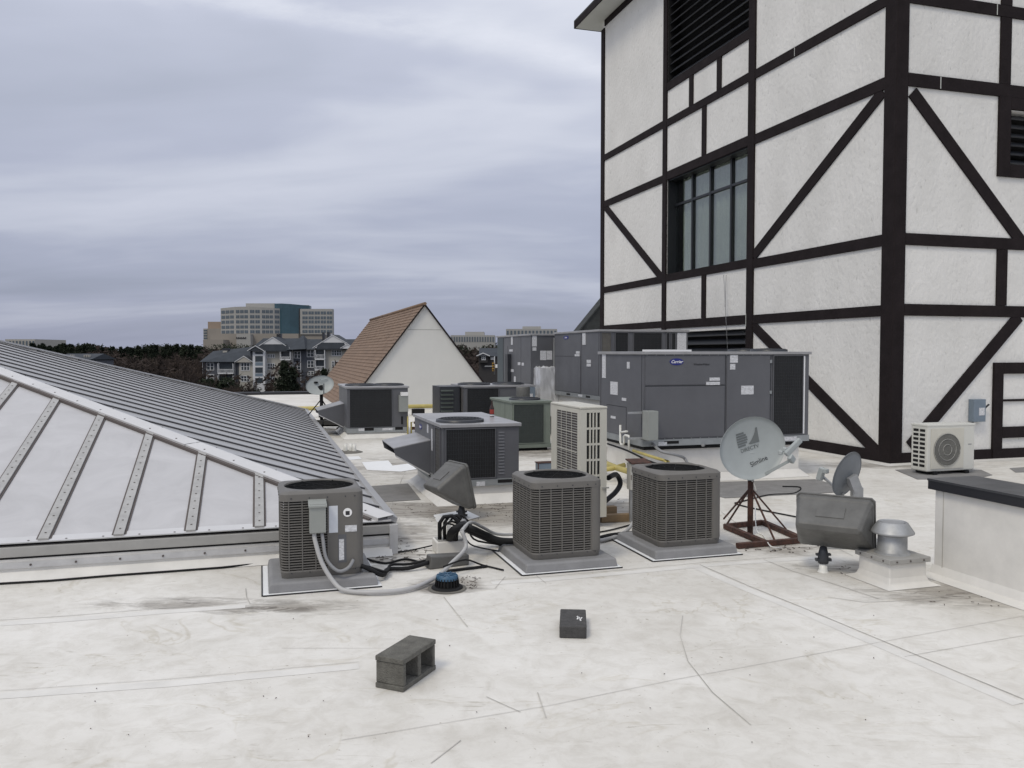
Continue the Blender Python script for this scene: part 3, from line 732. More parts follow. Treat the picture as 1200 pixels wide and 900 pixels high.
# hip cap: two bent flanges in lengths
for k in range(6):
    s0, s1 = k * 1.9 - (0.03 if k == 0 else 0), min((k + 1) * 1.9 - 0.006, SZ / 2)
    if s1 <= s0: break
    w = 0.16; hz = 0.052 + 0.002 * (k % 2)
    def hp(s, off, face): 
        if face == 'f': return slopept(-s - off, s - off * 0.0, 'f', hz) if False else Vector((-s - off, s, EZ + s * SM)) + Vector((0, -SM, 1)).normalized() * hz
        return Vector((-s, s + off, EZ + s * SM)) + Vector((SM, 0, 1)).normalized() * hz
    g = MB()
    r0, r1 = Vector((-s0, s0, EZ + s0 * SM + hz + .02)), Vector((-s1, s1, EZ + s1 * SM + hz + .02))
    f0, f1 = hp(s0, w, 'f'), hp(s1, w, 'f'); q0, q1 = hp(s0, w, 'r'), hp(s1, w, 'r')
    dn = Vector((0, 0, -0.02))
    g.add([f0, f1, r1, r0, q0, q1, f0 + dn * 1.6, f1 + dn * 1.6, q0 + dn * 1.6, q1 + dn * 1.6], [(0, 3, 2, 1), (3, 4, 5, 2), (0, 1, 7, 6), (5, 4, 8, 9)])
    hc = obj('hip_cap', g, M['cap_metal'], sk)
    s_ = MB()
    for j in range(6):
        s = s0 + (j + .5) * (s1 - s0) / 6
        for f in ('f', 'r'):
            p = hp(s, w * 0.72, f); r_ = Vector((-s, s, EZ + s * SM + hz + .02)); p = p * 0.9 + (hp(s, 0, f)) * 0.1
            s_.lathe([(0, .006), (.010, .005), (.012, -.002)], 6, p + Vector((0, 0, .004)), False)
    obj('screws', s_, M['gap'], hc, stuff=True)
g = MB()   # far hip cap
g.bar(Vector((0, SZ, EZ + .04)), Vector((-SZ / 2, SZ / 2, EZ + SZ / 2 * SM + .04)), 0.22, 0.03); obj('far_hip_cap', g, M['cap_metal'], sk)
# black cable lying along the foot of the curb
g = MB(); pts = [at(px, py) + Vector((0, 0, .012)) for px, py in ((-40, 686), (0, 685.5), (60, 682), (130, 676), (200, 671), (260, 666.5), (313, 661))]
g.tube(pts, 0.010, 6); tag(obj('black_cable', g, M['rubber']), 'black cable lying along the foot of the skylight curb', 'cable')

# ------------------------------------------------------------------ packaged rooftop units
def label_on(o, mat_, parent, face, x0, x1, z0, z1, p=0.004, name='sticker'):
    g = MB()
    if face == 'f': g.box(x0, x1, -p, 0.002, z0, z1)
    else: g.box(-p, 0.002, x0, x1, z0, z1)
    return obj(name, g, mat_, parent)
def pix_label(o, parent, face, px0, px1, py0, py1, m_='sticker', p=0.006, name='sticker'):
    fn = front if face == 'f' else side
    a, z1 = fn(o, px0, py0); b, z0 = fn(o, px1, py1)
    return label_on(o, M[m_], parent, face, min(a, b), max(a, b), min(z0, z1), max(z0, z1), p, name)
def body(o, parent, s, t, zb, zt, rail=0.10, m='rtu', mtop='rtu_top_sheen', lid=0.03):
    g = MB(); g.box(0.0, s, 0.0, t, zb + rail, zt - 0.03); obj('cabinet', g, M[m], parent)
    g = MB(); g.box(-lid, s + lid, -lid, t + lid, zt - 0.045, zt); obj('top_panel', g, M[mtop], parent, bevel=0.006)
    g = MB(); r = 0.012
    g.box(-r, s + r, -r, 0.03, zb, zb + rail - .002); g.box(-r, s + r, t - .03, t + r, zb, zb + rail - .002); g.box(-r, 0.03, .031, t - .031, zb, zb + rail - .002); g.box(s - .03, s + r, .031, t - .031, zb, zb + rail - .002)
    return obj('base_rail', g, M['rail'] if m == 'rtu' else M[m], parent)
def slot(parent, face, a0, a1, z0, z1, p=0.0135):
    g = MB()
    if face == 'f': g.box(a0, a1, -p, 0, z0, z1)
    else: g.box(-p, 0, a0, a1, z0, z1)
    obj('fork_slot', g, M['dark'], parent)
def coil(parent, face, a0, a1, z0, z1, m='coil', fr=0.03, fins='v', nf=None, name='coil_guard'):
    # recessed-looking coil: dark sheet, thin proud guard wires, frame lip
    P = MB(); Wr = MB(); Fm = MB()
    def bx(mb, u0, u1, d0, d1, z0_, z1_):
        if face == 'f': mb.box(u0, u1, -d1, -d0, z0_, z1_)
        else: mb.box(-d1, -d0, u0, u1, z0_, z1_)
    bx(P, a0, a1, -0.002, 0.004, z0, z1)
    c = obj(name, P, M[m], parent)
    n = nf or max(3, int((a1 - a0) / 0.032)); w = 0.003
    for k in range(1, n): x = a0 + (a1 - a0) * k / n; bx(Wr, x - w / 2, x + w / 2, 0.0055, 0.0085, z0, z1)
    nz = max(3, int((z1 - z0) / 0.05))
    for k in range(1, nz): z = z0 + (z1 - z0) * k / nz; bx(Wr, a0, a1, 0.009, 0.011, z - w / 2, z + w / 2)
    o = obj('guard_wires', Wr, M['louver'] if m != 'coil_tan' else M['rtu'], c); o['kind'] = 'stuff'
    bx(Fm, a0 - .012, a0, 0.0, 0.022, z0 - .012, z1 + .012); bx(Fm, a1, a1 + .012, 0.0, 0.022, z0 - .012, z1 + .012)
    bx(Fm, a0, a1, 0.0, 0.021, z0 - .012, z0); bx(Fm, a0, a1, 0.0, 0.021, z1, z1 + .012)
    obj('coil_frame', Fm, M['rtu'] if m in ('coil', 'coil_tan') else M['sage'], c)
def seam(parent, face, a0, z0, a1, z1, name='panel_joint'):
    g = MB(); w = 0.006
    if face == 'f': g.box(min(a0, a1) - w / 2, max(a0, a1) + w / 2, -0.003, 0.001, min(z0, z1) - w / 2, max(z0, z1) + w / 2)
    else: g.box(-0.003, 0.001, min(a0, a1) - w / 2, max(a0, a1) + w / 2, min(z0, z1) - w / 2, max(z0, z1) + w / 2)
    obj(name, g, M['dark'], parent)
def fan(parent, cx_, cy_, r, z, m='rubber'):
    g = MB(); g.lathe([(r + .03, 0), (r + .025, .035), (r, .04), (r - .01, .005), (0.001, .004)], 32, (cx_, cy_, z)); f = obj('fan_ring', g, M['louver'], parent)
    g = MB(); g.lathe([(0.001, .008), (r - .012, .008)], 32, (cx_, cy_, z), False); obj('fan_well', g, M['dark'], f)
    g = MB()
    for k in range(1, 7): 
        rr = r * k / 6.5; g.tube([(cx_ + rr * math.cos(q * math.pi / 10), cy_ + rr * math.sin(q * math.pi / 10), z + .045 + .01 * (1 - k / 6)) for q in range(21)], 0.003, 4)
    for k in range(8): q = k * math.pi / 4; g.tube([(cx_, cy_, z + .055), (cx_ + r * math.cos(q), cy_ + r * math.sin(q), z + .042)], 0.003, 4)
    obj('fan_guard', g, M['louver'], f, stuff=True)
def hood(parent, y0, y1, z0, z1, out, drop):
    # intake hood on the x=0 face: sloping top, near and far cheeks, dark mouth
    g = MB(); th = 0.012
    top = [(0, y0, z1), (-out, y0, z1 - drop), (-out, y1, z1 - drop), (0, y1, z1)]
    g.add(top + [(x, y, z - th) for x, y, z in top], [(3, 2, 1, 0), (4, 5, 6, 7), (0, 1, 5, 4), (1, 2, 6, 5), (2, 3, 7, 6)])
    h = obj('hood', g, M['rtu_top_sheen'], parent)
    for y in (y0, y1):
        g = MB(); g.ext([(0, y, z1 - th), (-out, y, z1 - drop - th), (-out + .03, y, z1 - drop - .12), (-0.02, y, z0), (0, y, z0)], (0, th if y == y0 else -th, 0)); obj('hood_cheek', g, M['rtu'], h)
    g = MB(); g.add([(-out + .05, y0 + .02, z1 - drop - .10), (-out + .05, y1 - .02, z1 - drop - .10), (-.05, y1 - .02, z0 + .03), (-.05, y0 + .02, z0 + .03)], [(0, 1, 2, 3)])
    f = obj('hood_mouth_shade', g, M['dark'], h)  # dark sheet standing in for the shade inside the open mouth
    g = MB(); g.bar((-out + .03, y0 - .004, z1 - drop - .11), (-.02, y0 - .004, z0), 0.008, 0.018); obj('hood_edge', g, M['sky_metal'], h)
def curb(parent, s, t, zb, inset=0.05, m='white_mem'):
    g = MB(); g.box(inset, s - inset, inset, t - inset, 0, zb - 0.001); obj('roof_curb', g, M[m], parent)
    g = MB(); q = inset; e_ = 0.13
    g.add([(q - e_, q - e_, .003), (s - q + e_, q - e_, .003), (s - q + e_, t - q + e_, .003), (q - e_, t - q + e_, .003),
           (q - .004, q - .004, .12), (s - q + .004, q - .004, .12), (s - q + .004, t - q + .004, .12), (q - .004, t - q + .004, .12)],
          [(0, 1, 5, 4), (1, 2, 6, 5), (2, 3, 7, 6), (3, 0, 4, 7)]); obj('curb_flashing', g, M[m], parent)
def brand_oval(parent, face, a, z, w, h, text=True):
    g = MB(); n = 28; p = [(w / 2 * math.cos(2 * math.pi * k / n), h / 2 * math.sin(2 * math.pi * k / n)) for k in range(n)]
    if face == 'f': g.ext([(a + x, 0.001, z + y) for x, y in p], (0, -0.007, 0))
    else: g.ext([(0.001, a + x, z + y) for x, y in p], (-0.007, 0, 0))
    b = obj('badge', g, M['blue_logo'], parent)
    if text:
        text_part('lettering', 'Carrier', h * 0.62, M['white_paint'], b, (a, -0.0075, z) if face == 'f' else (-0.0075, a, z), FRONT if face == 'f' else SIDE, 0.001, 0.35, 0.0008)

# --- unit F, the big one in front
oF = at(753, 568); oF.z = 0
F_ = thing('rooftop_unit', 'largest grey rooftop unit with blue oval badge on its long front before the tower', 'rooftop unit', oF, ANG, 'packaged rooftop units')
s, zt = front(oF, 947, 412); t_ = side(oF, 703, 412)[0]; zb = front(oF, 753, 523.5)[1]
s_F = front(oF, 947, 500)[0]; SF = s_F
body(oF, F_, SF, t_, zb, zt, rail=0.10)
curb(F_, SF, t_, zb, 0.10)
g = MB(); g.box(0.05, SF - .05, 0.05, t_ - .05, zb - 0.06, zb - .002); obj('curb_gasket', g, M['rubber'], F_)
zr = zb + 0.10
xa = front(oF, 850, 450)[0]; xb = front(oF, 903, 450)[0]; xc = front(oF, 906, 450)[0]; xd = front(oF, 940, 450)[0]; zm = front(oF, 800, 452)[1]
seam(F_, 'f', xa, zr, xa, zt - .06); seam(F_, 'f', xb, zr, xb, zt - .06); seam(F_, 'f', 0.03, zm, xa, zm)
g = MB(); g.box(0.03, xa - .02, -0.012, 0.001, zr + .02, zm - .015); obj('access_panel', g, M['rtu'], F_, bevel=.004)
g = MB(); g.box(0.03, xa - .02, -0.010, 0.001, zm + .015, zt - .06); obj('access_panel', g, M['rtu'], F_, bevel=.004)
g = MB(); g.box(xa + .02, xb - .02, -0.012, 0.001, zr + .02, zt - .06); obj('access_panel', g, M['rtu'], F_, bevel=.004)
coil(F_, 'f', xc, xd, zr + .02, zt - .07)
g = MB(); g.box(xd + .012, xd + .05, -0.004, .001, zr + .02, zt - .07); obj('pale_strip', g, M['white_paint'], F_)
a, z = front(oF, 792.5, 424); brand_oval(F_, 'f', a, z, 0.235, 0.105)
for b_ in F_.children:
    if b_.name.startswith('badge'): b_.location.y = -0.010
a, z = front(oF, 822, 427)
m_ = text_part('lettering', 'WeatherMaker', 0.045, M['ink'], F_, (a - .0, -0.0125, z), FRONT)
for q in ((831, 843, 442.5, 446), (827, 843, 447.5, 451), (855, 864, 416, 425), (855, 861, 426.5, 433), (868, 882.5, 452, 462)): pix_label(oF, F_, 'f', *q, p=0.016)
pix_label(oF, F_, 'f', 771, 781, 518, 522, p=0.017)
pix_label(oF, F_, 'f', 916, 933, 512, 516, p=0.017)
for q in ((706, 710, 415, 443), (715.6, 724, 447, 463), (735, 738, 424, 432), (729, 734, 466, 470), (716, 721.6, 487, 491)): pix_label(oF, F_, 's', *q)
y1_ = side(oF, 711, 474)[0]; y2_ = side(oF, 734, 477)[0]; zq = side(oF, 722, 475.5)[1]
seam(F_, 's', y1_, zq, y2_, zq); seam(F_, 's', y2_, zr, y2_, zq); seam(F_, 's', 0.05, zr, .05, zt - .06); seam(F_, 's', t_ - .05, zr, t_ - .05, zt - .06)
for a0, a1 in ((.35, .6), (2.0, 2.25)): slot(F_, 'f', a0, a1, zb + .03, zb + .075)
for zz in (zr + .12, (zr + zt) / 2, zt - .18):
    g = MB(); g.box(xb - .028, xb + .012, -.020, -.002, zz, zz + .05); obj('latch', g, M['rail'], F_)
g = MB()
for k in range(15):
    x = .06 + (xb - .1) * k / 14; g.tube([(x, -.002, zt - .053), (x, -.007, zt - .053)], .008, 6); g.tube([(x, -.002, zr + .008), (x, -.015, zr + .008)], .008, 6)
obj('screws', g, M['rail'], F_, stuff=True)
# side mounted switch box on two struts
a0, z1 = front(oF, 759.5, 482, -0.25); a1, z0 = front(oF, 771.5, 516, -0.25)
g = MB(); g.box(a0, a1, -0.25, -0.06, z0, z1); sb = obj('switch_box', g, M['elec_green'], F_, bevel=.006)
g = MB(); g.box(a0 - .22, a0 + .1, -0.055, -0.015, z1 - .05, z1 - .02); g.box(a0 - .22, a0 + .1, -0.055, -0.015, z0 + .0, z0 + .03); obj('strut', g, M['galv'], sb)
fan(F_, SF * .86, t_ * .3, .27, zt); fan(F_, SF * .86, t_ * .72, .27, zt)
# paper and straps lying on top
g = MB(); g.box(0.25, 0.95, 0.25, 0.55, zt + .001, zt + .03); obj('folded_sheet', g, M['white_paint'], F_)

# --- unit E
oE = aty(703, 386, 17.5); oE.z = 0
E_ = thing('rooftop_unit', 'grey rooftop unit with small blue badge on its left side, behind the largest unit', 'rooftop unit', oE, ANG, 'packaged rooftop units')
zt = front(oE, 703, 386)[1]; sE = front(oE, 806, 390)[0]; tE = side(oE, 650, 400)[0]; zb = side(oE, 700, 469)[1]
body(oE, E_, sE, tE, zb, zt, rail=0.09); zr = zb + .09
curb(E_, sE, tE, zb, 0.08)
ya = side(oE, 681, 420)[0]; zm = side(oE, 668, 417.5)[1]
seam(E_, 's', ya, zr, ya, zt - .06); seam(E_, 's', ya, zm, tE - .03, zm); seam(E_, 's', .05, zr, .05, zt - .06)
g = MB(); g.box(-0.010, .001, ya + .02, tE - .03, zr + .02, zm - .015); obj('access_panel', g, M['rtu'], E_)
a, z = side(oE, 663.4, 395.6); brand_oval(E_, 's', a, z, 0.34, 0.085)
for q in ((683, 686.5, 390.5, 404), (675.5, 679.5, 411.6, 414.5), (674, 679.5, 415, 417.6), (688, 692.6, 421.6, 425.4), (688, 692.6, 426, 429.6)): pix_label(oE, E_, 's', *q, p=.012)
zl, zu = front(oE, 720, 470)[1], zt - .07
for (p0, p1, m_) in ((705, 715.5, 'coil_tan'), (721, 735.5, 'coil'), (742.5, 775, 'coil'), (781, 784, 'coil'), (787, 791, 'coil')):
    coil(E_, 'f', front(oE, p0, 400)[0], front(oE, p1, 400)[0], zr + .03, zu, m_)
pix_label(oE, E_, 'f', 793.6, 804, 390, 411)
for a0, a1 in ((.5, .75), (1.7, 1.95)): slot(E_, 's', a0, a1, zb + .025, zb + .07)
pix_label(oE, E_, 's', 678, 683, 462, 465, p=.016)

# --- unit D
oD = aty(622, 391, 20.5); oD.z = 0
D_ = thing('rooftop_unit', 'grey rooftop unit with foil wrapped duct on its right, beside the small badge unit', 'rooftop unit', oD, ANG, 'packaged rooftop units')
zt = front(oD, 622, 391)[1]; tD = side(oD, 583, 400)[0]; sD = 1.75; zb = zt - 1.55
body(oD, D_, sD, tD, zb, zt, rail=0.09); zr = zb + .09; curb(D_, sD, tD, zb, 0.08)
ya = side(oD, 590, 420)[0]
g = MB(); g.box(-0.012, .001, ya, tD - .03, zr + .02, zt - .07); obj('louvred_panel', g, M['slate_teal'], D_)
yb = side(oD, 610.5, 420)[0]; seam(D_, 's', yb, zr, yb, zt - .06); yc = side(oD, 595, 420)[0]; seam(D_, 's', yc, zr, yc, zt - .3)
for q in ((599, 601, 394.5, 404), (597, 601, 409.5, 412), (607, 610, 424.5, 428), (611.5, 614, 425, 428.5), (597, 602, 432.5, 436), (602.5, 604.5, 441, 448)): pix_label(oD, D_, 's', *q)
for q in ((623.5, 629, 392.5, 406), (624, 628.5, 407, 411), (633, 640, 411, 422), (640.5, 647, 411, 421.5)): pix_label(oD, D_, 'f', *q)
pix_label(oD, D_, 's', 596, 599, 415, 448, 'louver', .10, 'conduit_run')
a0, z1 = front(oD, 625, 429); a1, z0 = front(oD, 650, 466)
bm = bmesh.new(); bmesh.ops.create_cube(bm, size=1); bmesh.ops.subdivide_edges(bm, edges=bm.edges[:], cuts=7, use_grid_fill=True)
for vtx in bm.verts:
    c = vtx.co; q = Vector((c.x * 6, c.y * 6, c.z * 6)); n3_ = mnoise.noise_vector(q) * 0.05
    vtx.co = c * (1 - 0.08 * max(0, c.z)) + n3_
me = bpy.data.meshes.new('foil_duct'); bm.to_mesh(me); bm.free(); me.materials.append(M['foil'])
me.transform(Matrix.Translation(((a0 + a1) / 2, -0.26, (z0 + z1) / 2 - .2)) @ Matrix.Diagonal((a1 - a0, 0.52, z1 - z0 + .4, 1))); fo = link('foil_duct', me, D_)
a0, z1 = front(oD, 649.5, 396, -.1); a1, z0 = front(oD, 653.6, 470, -.1)
g = MB(); g.box(a0, a1, -.1, -.02, z0, z1); obj('pale_downpipe', g, M['galv'], D_)

# --- unit C, low, two fans
oC = at(545, 513); oC = aty(545, 451, 19.0); oC.z = 0
C_ = thing('rooftop_unit', 'low grey rooftop unit with two round fans on top, behind the sage green unit', 'rooftop unit', oC, ANG, 'packaged rooftop units')
zt = front(oC, 545, 452)[1]; sC = front(oC, 626, 460)[0]; tC = 1.35; zb = 0.22
body(oC, C_, sC, tC, zb, zt, rail=.1); curb(C_, sC, tC, zb, .06)
coil(C_, 'f', front(oC, 546, 470)[0] + .03, front(oC, 584, 470)[0], zb + .13, zt - .07)
g = MB(); a0, a1 = front(oC, 611, 455)[0], front(oC, 625, 455)[0]; g.box(a0, a1, -.14, -.012, zt - .34, zt - .05); obj('switch_box', g, M['elec_blue'], C_)
g = MB(); g.box(a0 + .05, a1 - .06, -.145, -.139, zt - .27, zt - .2); obj('sticker', g, M['sticker'], C_)
coil(C_, 's', .12, 1.0, zb + .13, zt - .07, 'coil_tan')
fan(C_, .35, .55, .36, zt); fan(C_, 1.2, .55, .36, zt)
# louvred intake box on its left
g = MB(); xl = -0.52; g.box(xl, -0.04, 0.35, 1.2, zb + .05, zt - .03); ib = obj('intake_box', g, M['office_glass'] if False else M['elec_blue'], C_)
ib.data.materials[0] = M['louver']
for k in range(9):
    g = MB(); z = zb + .14 + k * .095; g.ext([(xl + .02, .35, z), (xl + .02, .31, z - .02), (xl + .02, .31, z - .028), (xl + .02, .35, z + .012)], (0.30, 0, 0)); obj('louver_slat', g, M['sage_dark'], ib)

# --- unit B with hood
oB = at(519, 592); oB.z = 0
B_ = thing('rooftop_unit', 'grey rooftop unit with intake hood on its left and a bottle on its top', 'rooftop unit', oB, ANG, 'packaged rooftop units')
zt = front(oB, 540, 497)[1] + .0; sB = front(oB, 608, 530)[0]; tB = side(oB, 486, 490)[0]; zb = front(oB, 540, 570.5)[1]
body(oB, B_, sB, tB, zb, zt, rail=.09); zr = zb + .09; curb(B_, sB, tB, zb, .035)
coil(B_, 'f', front(oB, 521, 530)[0] + .02, front(oB, 580, 530)[0], zr + .02, zt - .07)
a0, a1 = front(oB, 584, 530)[0], front(oB, 591, 530)[0]
for k in range(14):
    z = zr + .06 + k * .042; g = MB(); g.ext([(a0, 0, z), (a0, -.012, z - .002), (a0, 0, z + .02)], (a1 - a0, 0, 0)); obj('vent_louver', g, M['rtu'], B_)
seam(B_, 'f', a0 - .03, zr, a0 - .03, zt - .06)
slot(B_, 'f', front(oB, 583, 565)[0], front(oB, 600, 565)[0], zb + .03, zb + .075); pix_label(oB, B_, 'f', 558, 568, 564.5, 569, p=.016)
coil(B_, 's', .10, .42, zr + .02, zt - .07, 'coil_tan'); seam(B_, 's', .62, zr, .62, zt - .06)
hood(B_, .80, tB - .12, zb + .06, zt - .28, .52, .10)
label_on(oB, M['sticker'], B_, 's', .66, .74, zt - .42, zt - .12); label_on(oB, M['sticker'], B_, 's', .95, 1.05, zt - .2, zt - .08)
for a0 in (.16, .75): slot(B_, 's', a0, a0 + .14, zb + .025, zb + .075)
brand_oval(B_, 's', 1.55, zt - .16, .2, .08)
c0 = at(541, 494.5, zt); d = c0 - oB; fan(B_, d.dot(VX), .42, .30, zt)
# bottle
pb = at(576.5, 488.5, zt)
bt = thing('beer_bottle', 'brown glass bottle with a red label standing on the hooded unit', 'bottle', pb, 0)
g = MB(); g.lathe([(0.001, 0), (.030, .0), (.032, .01), (.032, .125), (.022, .155), (.013, .18), (.012, .225), (.014, .227), (.014, .238), (.001, .24)], 16); obj('glass_body', g, M['bottle'], bt)
g = MB(); g.lathe([(.0326, .045), (.0326, .11)], 16); obj('paper_label', g, M['red'], bt)
g = MB(); g.lathe([(.0327, .012), (.0327, .035)], 16); obj('foot_label', g, M['sticker'], bt)

# --- unit A
oA = at(407, 514.5); oA.z = 0
A_ = thing('rooftop_unit', 'grey rooftop unit with green switch box, nearest the brown shingled gable', 'rooftop unit', oA, ANG, 'packaged rooftop units')
zt = front(oA, 430, 453)[1]; sA = front(oA, 478, 470)[0]; tA_ = 2.0; zb = front(oA, 430, 507)[1]
body(oA, A_, sA, tA_, zb, zt, rail=.11); zr = zb + .11; curb(A_, sA, tA_, zb, .03)
coil(A_, 'f', front(oA, 409, 470)[0] + .02, front(oA, 459, 470)[0], zr + .02, zt - .07)
pix_label(oA, A_, 'f', 467, 477.5, 463, 482, 'elec_green', .12, 'switch_box'); pix_label(oA, A_, 'f', 469, 477, 459.5, 463.5, 'white_paint', .14, 'plastic_wrap')
pix_label(oA, A_, 'f', 470, 472, 488, 497, 'dark', .02, 'fork_slot')
for q in ((427, 438, 501.5, 504.5), (463, 472, 500.5, 503.5)): pix_label(oA, A_, 'f', *q, m_='dark', p=.0145, name='fork_slot')
for q in ((420, 427, 502, 505), (448, 460, 501.5, 504)): pix_label(oA, A_, 'f', *q, p=.015)
hood(A_, .7, 1.75, zb + .08, zt - .42, .62, .16)
fan(A_, .38, .6, .34, zt); fan(A_, 1.05, .6, .34, zt)

# --- sage green unit
oG = at(600, 529); oG.z = 0
G_ = thing('sage_green_rooftop_unit', 'sage green rooftop unit standing between the hooded unit and the tall cream unit', 'rooftop unit', oG, ANG)
zt = front(oG, 610, 470)[1]; sG = front(oG, 645, 500)[0]; tG = 1.55
body(oG, G_, sG, tG, 0.06, zt, rail=.08, m='sage', mtop='sage')
coil(G_, 'f', front(oG, 602, 500)[0], front(oG, 637, 500)[0], .16, zt - .07, 'sage_dark')
fan(G_, sG * .5, .45, .30, zt)
g = MB(); g.lathe([(.15, 0), (.15, .22), (.14, .24), (.001, .24)], 20, (sG * .75, 1.2, zt)); obj('exhaust_cap', g, M['flood'], G_)
g = MB(); g.box(.05, sG - .05, .05, tG - .05, 0, .059); obj('base_skid', g, M['rubber'], G_)
seam(G_, 's', .5, .15, .5, zt - .06)

# ------------------------------------------------------------------ round-cornered condensers
CW = 0.69; CH = 0.74
def rsq(w, r, inset=0.0, nc=6, c=None):
    """points of a rounded square, counter-clockwise, starting on the front edge"""
    h = w - 2 * inset; rr = max(0.001, r - inset); pts = []
    cs = [(w - inset - rr, inset + rr, -90), (w - inset - rr, w - inset - rr, 0), (inset + rr, w - inset - rr, 90), (inset + rr, inset + rr, 180)]
    for cx_, cy_, a0 in cs:
        for k in range(nc + 1):
            q = math.radians(a0 + 90 * k / nc); pts.append((cx_ + rr * math.cos(q), cy_ + rr * math.sin(q)))
    return pts
def cond_label(parent, x0, x1, z0, z1, m, p=.010, name='sticker', round_=False):
    g = MB()
    if round_:
        n = 20; cx_, cz_, r = (x0 + x1) / 2, (z0 + z1) / 2, (x1 - x0) / 2
        g.ext([(cx_ + r * math.cos(2 * math.pi * k / n), 0, cz_ + r * math.sin(2 * math.pi * k / n)) for k in range(n)], (0, -p, 0))
    else: g.box(x0, x1, -p, 0, z0, z1)
    return obj(name, g, m, parent)
def condenser(loc, label, service=False, rz=ANG):
    t = thing('condensing_unit', label, 'condenser', loc, rz, 'square louvred condensing units')
    R = 0.07; zb, zs, ztp = 0.035, 0.035, CH
    g = MB(); g.loft([[(x, y, 0.0) for x, y in rsq(CW, R, .01)], [(x, y, 0.05) for x, y in rsq(CW, R, .0)], [(x, y, 0.062) for x, y in rsq(CW, R, .004)]]); obj('base_pan', g, M['cond'], t)
    g = MB(); g.loft([[(x, y, 0.06) for x, y in rsq(CW, R, .045)], [(x, y, ztp - .06) for x, y in rsq(CW, R, .045)]], cap1=False); obj('coil', g, M['coil'], t)
    # louvre wires right round
    sl = MB(); z = 0.075; n = 26; pitch = (CH - .16) / n
    o_p, i_p, lo_p = rsq(CW, R, .004), rsq(CW, R, .026), rsq(CW, R, .012)
    for k in range(n):
        z = 0.072 + k * pitch
        r1 = [(x, y, z + .0095) for x, y in o_p]; r2 = [(x, y, z) for x, y in o_p]; r3 = [(x, y, z + .003) for x, y in i_p]; r4 = [(x, y, z + .0115) for x, y in i_p]
        N = len(o_p); base = [r2, r1, r4, r3]
        vs = [q for r in base for q in r]; fs = []
        for i in range(4):
            for j in range(N): fs.append((i * N + j, i * N + (j + 1) % N, ((i + 1) % 4) * N + (j + 1) % N, ((i + 1) % 4) * N + j))
        sl.add(vs, fs)
    obj('louver_wires', sl, M['cond'], t, stuff=True)
    rb = MB(); zz0, zz1 = .058, CH - .085
    for k in range(1, 7):
        x = R + (CW - 2 * R) * (k - 1) / 5 * 1.0
        for fx in (0, 1, 2, 3):
            u0, u1 = x - .0045, x + .0045
            if fx == 0: rb.box(u0, u1, .001, .02, zz0, zz1)
            elif fx == 1: rb.box(CW - .02, CW - .001, u0, u1, zz0, zz1)
            elif fx == 2: rb.box(u0, u1, CW - .02, CW + .003, zz0, zz1)
            else: rb.box(.001, .02, u0, u1, zz0, zz1)
    obj('louver_ribs', rb, M['cond'], t, stuff=True)
    # right corner post
    g = MB(); P_ = rsq(CW, R, -0.003)
    def post(i0, i1, ext0, ext1):
        pts = [ext0] + P_[i0:i1] + [ext1]; inn = []
        for x, y in pts: c_ = Vector((CW / 2 - x, CW / 2 - y)).normalized() * .02; inn.append((x + c_.x, y + c_.y))
        ring = pts + inn[::-1]; m_ = MB(); m_.ext([(x, y, .055) for x, y in ring], (0, 0, CH - .14)); return m_
    obj('corner_post', post(0, 7, (CW - R - .035, -.003), (CW + .003, R + .03)), M['cond'], t)
    # top cap
    N = 28; nc = 6
    sq0, sq1, sq2 = rsq(CW, R, -.006), rsq(CW, R, -.004), rsq(CW, R + .02, .02)
    def circ(r, z):
        out = []
        for x, y in sq0:
            q = math.atan2(y - CW / 2, x - CW / 2); out.append((CW / 2 + r * math.cos(q), CW / 2 + r * math.sin(q), z))
        return out
    def interp(a, b, f): return [(p[0] * (1 - f) + q[0] * f, p[1] * (1 - f) + q[1] * f, p[2] * (1 - f) + q[2] * f) for p, q in zip(a, b)]
    # denser rings so the round mouth reads round
    def dens(r):
        o = []
        for i in range(len(r)):
            a, b = r[i], r[(i + 1) % len(r)]; m_ = 5 if (Vector(a[:2]) - Vector(b[:2])).length > .1 else 1
            for k in range(m_): o.append((a[0] + (b[0] - a[0]) * k / m_, a[1] + (b[1] - a[1]) * k / m_))
        return o
    s0, s1, s2 = dens(sq0), dens(sq1), dens(sq2)
    def cir(r, z): return [(CW / 2 + r * math.cos(math.atan2(y - CW / 2, x - CW / 2)), CW / 2 + r * math.sin(math.atan2(y - CW / 2, x - CW / 2)), z) for x, y in s0]
    g = MB(); g.loft([[(x, y, CH - .088) for x, y in s0], [(x, y, CH - .03) for x, y in s1], [(x, y, CH - .008) for x, y in s2], cir(.318, CH), cir(.306, CH - .004), cir(.300, CH - .016)], smooth=True, cap0=False, cap1=False)
    cap = obj('top_cap', g, M['cond'], t)
    w_ = cap.modifiers.new('edges', 'EDGE_SPLIT'); w_.split_angle = math.radians(40)
    g = MB(); g.lathe([(.001, CH - .30), (.299, CH - .30), (.299, CH - .017)], 36, (CW / 2, CW / 2, 0)); obj('fan_well', g, M['coil'], cap)
    g = MB(); g.lathe([(.001, CH - .05), (.06, CH - .05), (.07, CH - .07), (.07, CH - .13)], 16, (CW / 2, CW / 2, 0)); obj('fan_motor', g, M['rubber'], cap)
    for k in range(3):
        q = k * 2.094 + .4; g = MB(); c_, s_ = math.cos(q), math.sin(q)
        def pt(r, w, z): return (CW / 2 + r * c_ - w * s_, CW / 2 + r * s_ + w * c_, z)
        g.add([pt(.05, -.03, CH - .19), pt(.05, .03, CH - .155), pt(.25, .10, CH - .145), pt(.25, -.08, CH - .195)], [(0, 1, 2, 3)]); obj('fan_blade', g, M['rubber'], cap)
    g = MB()
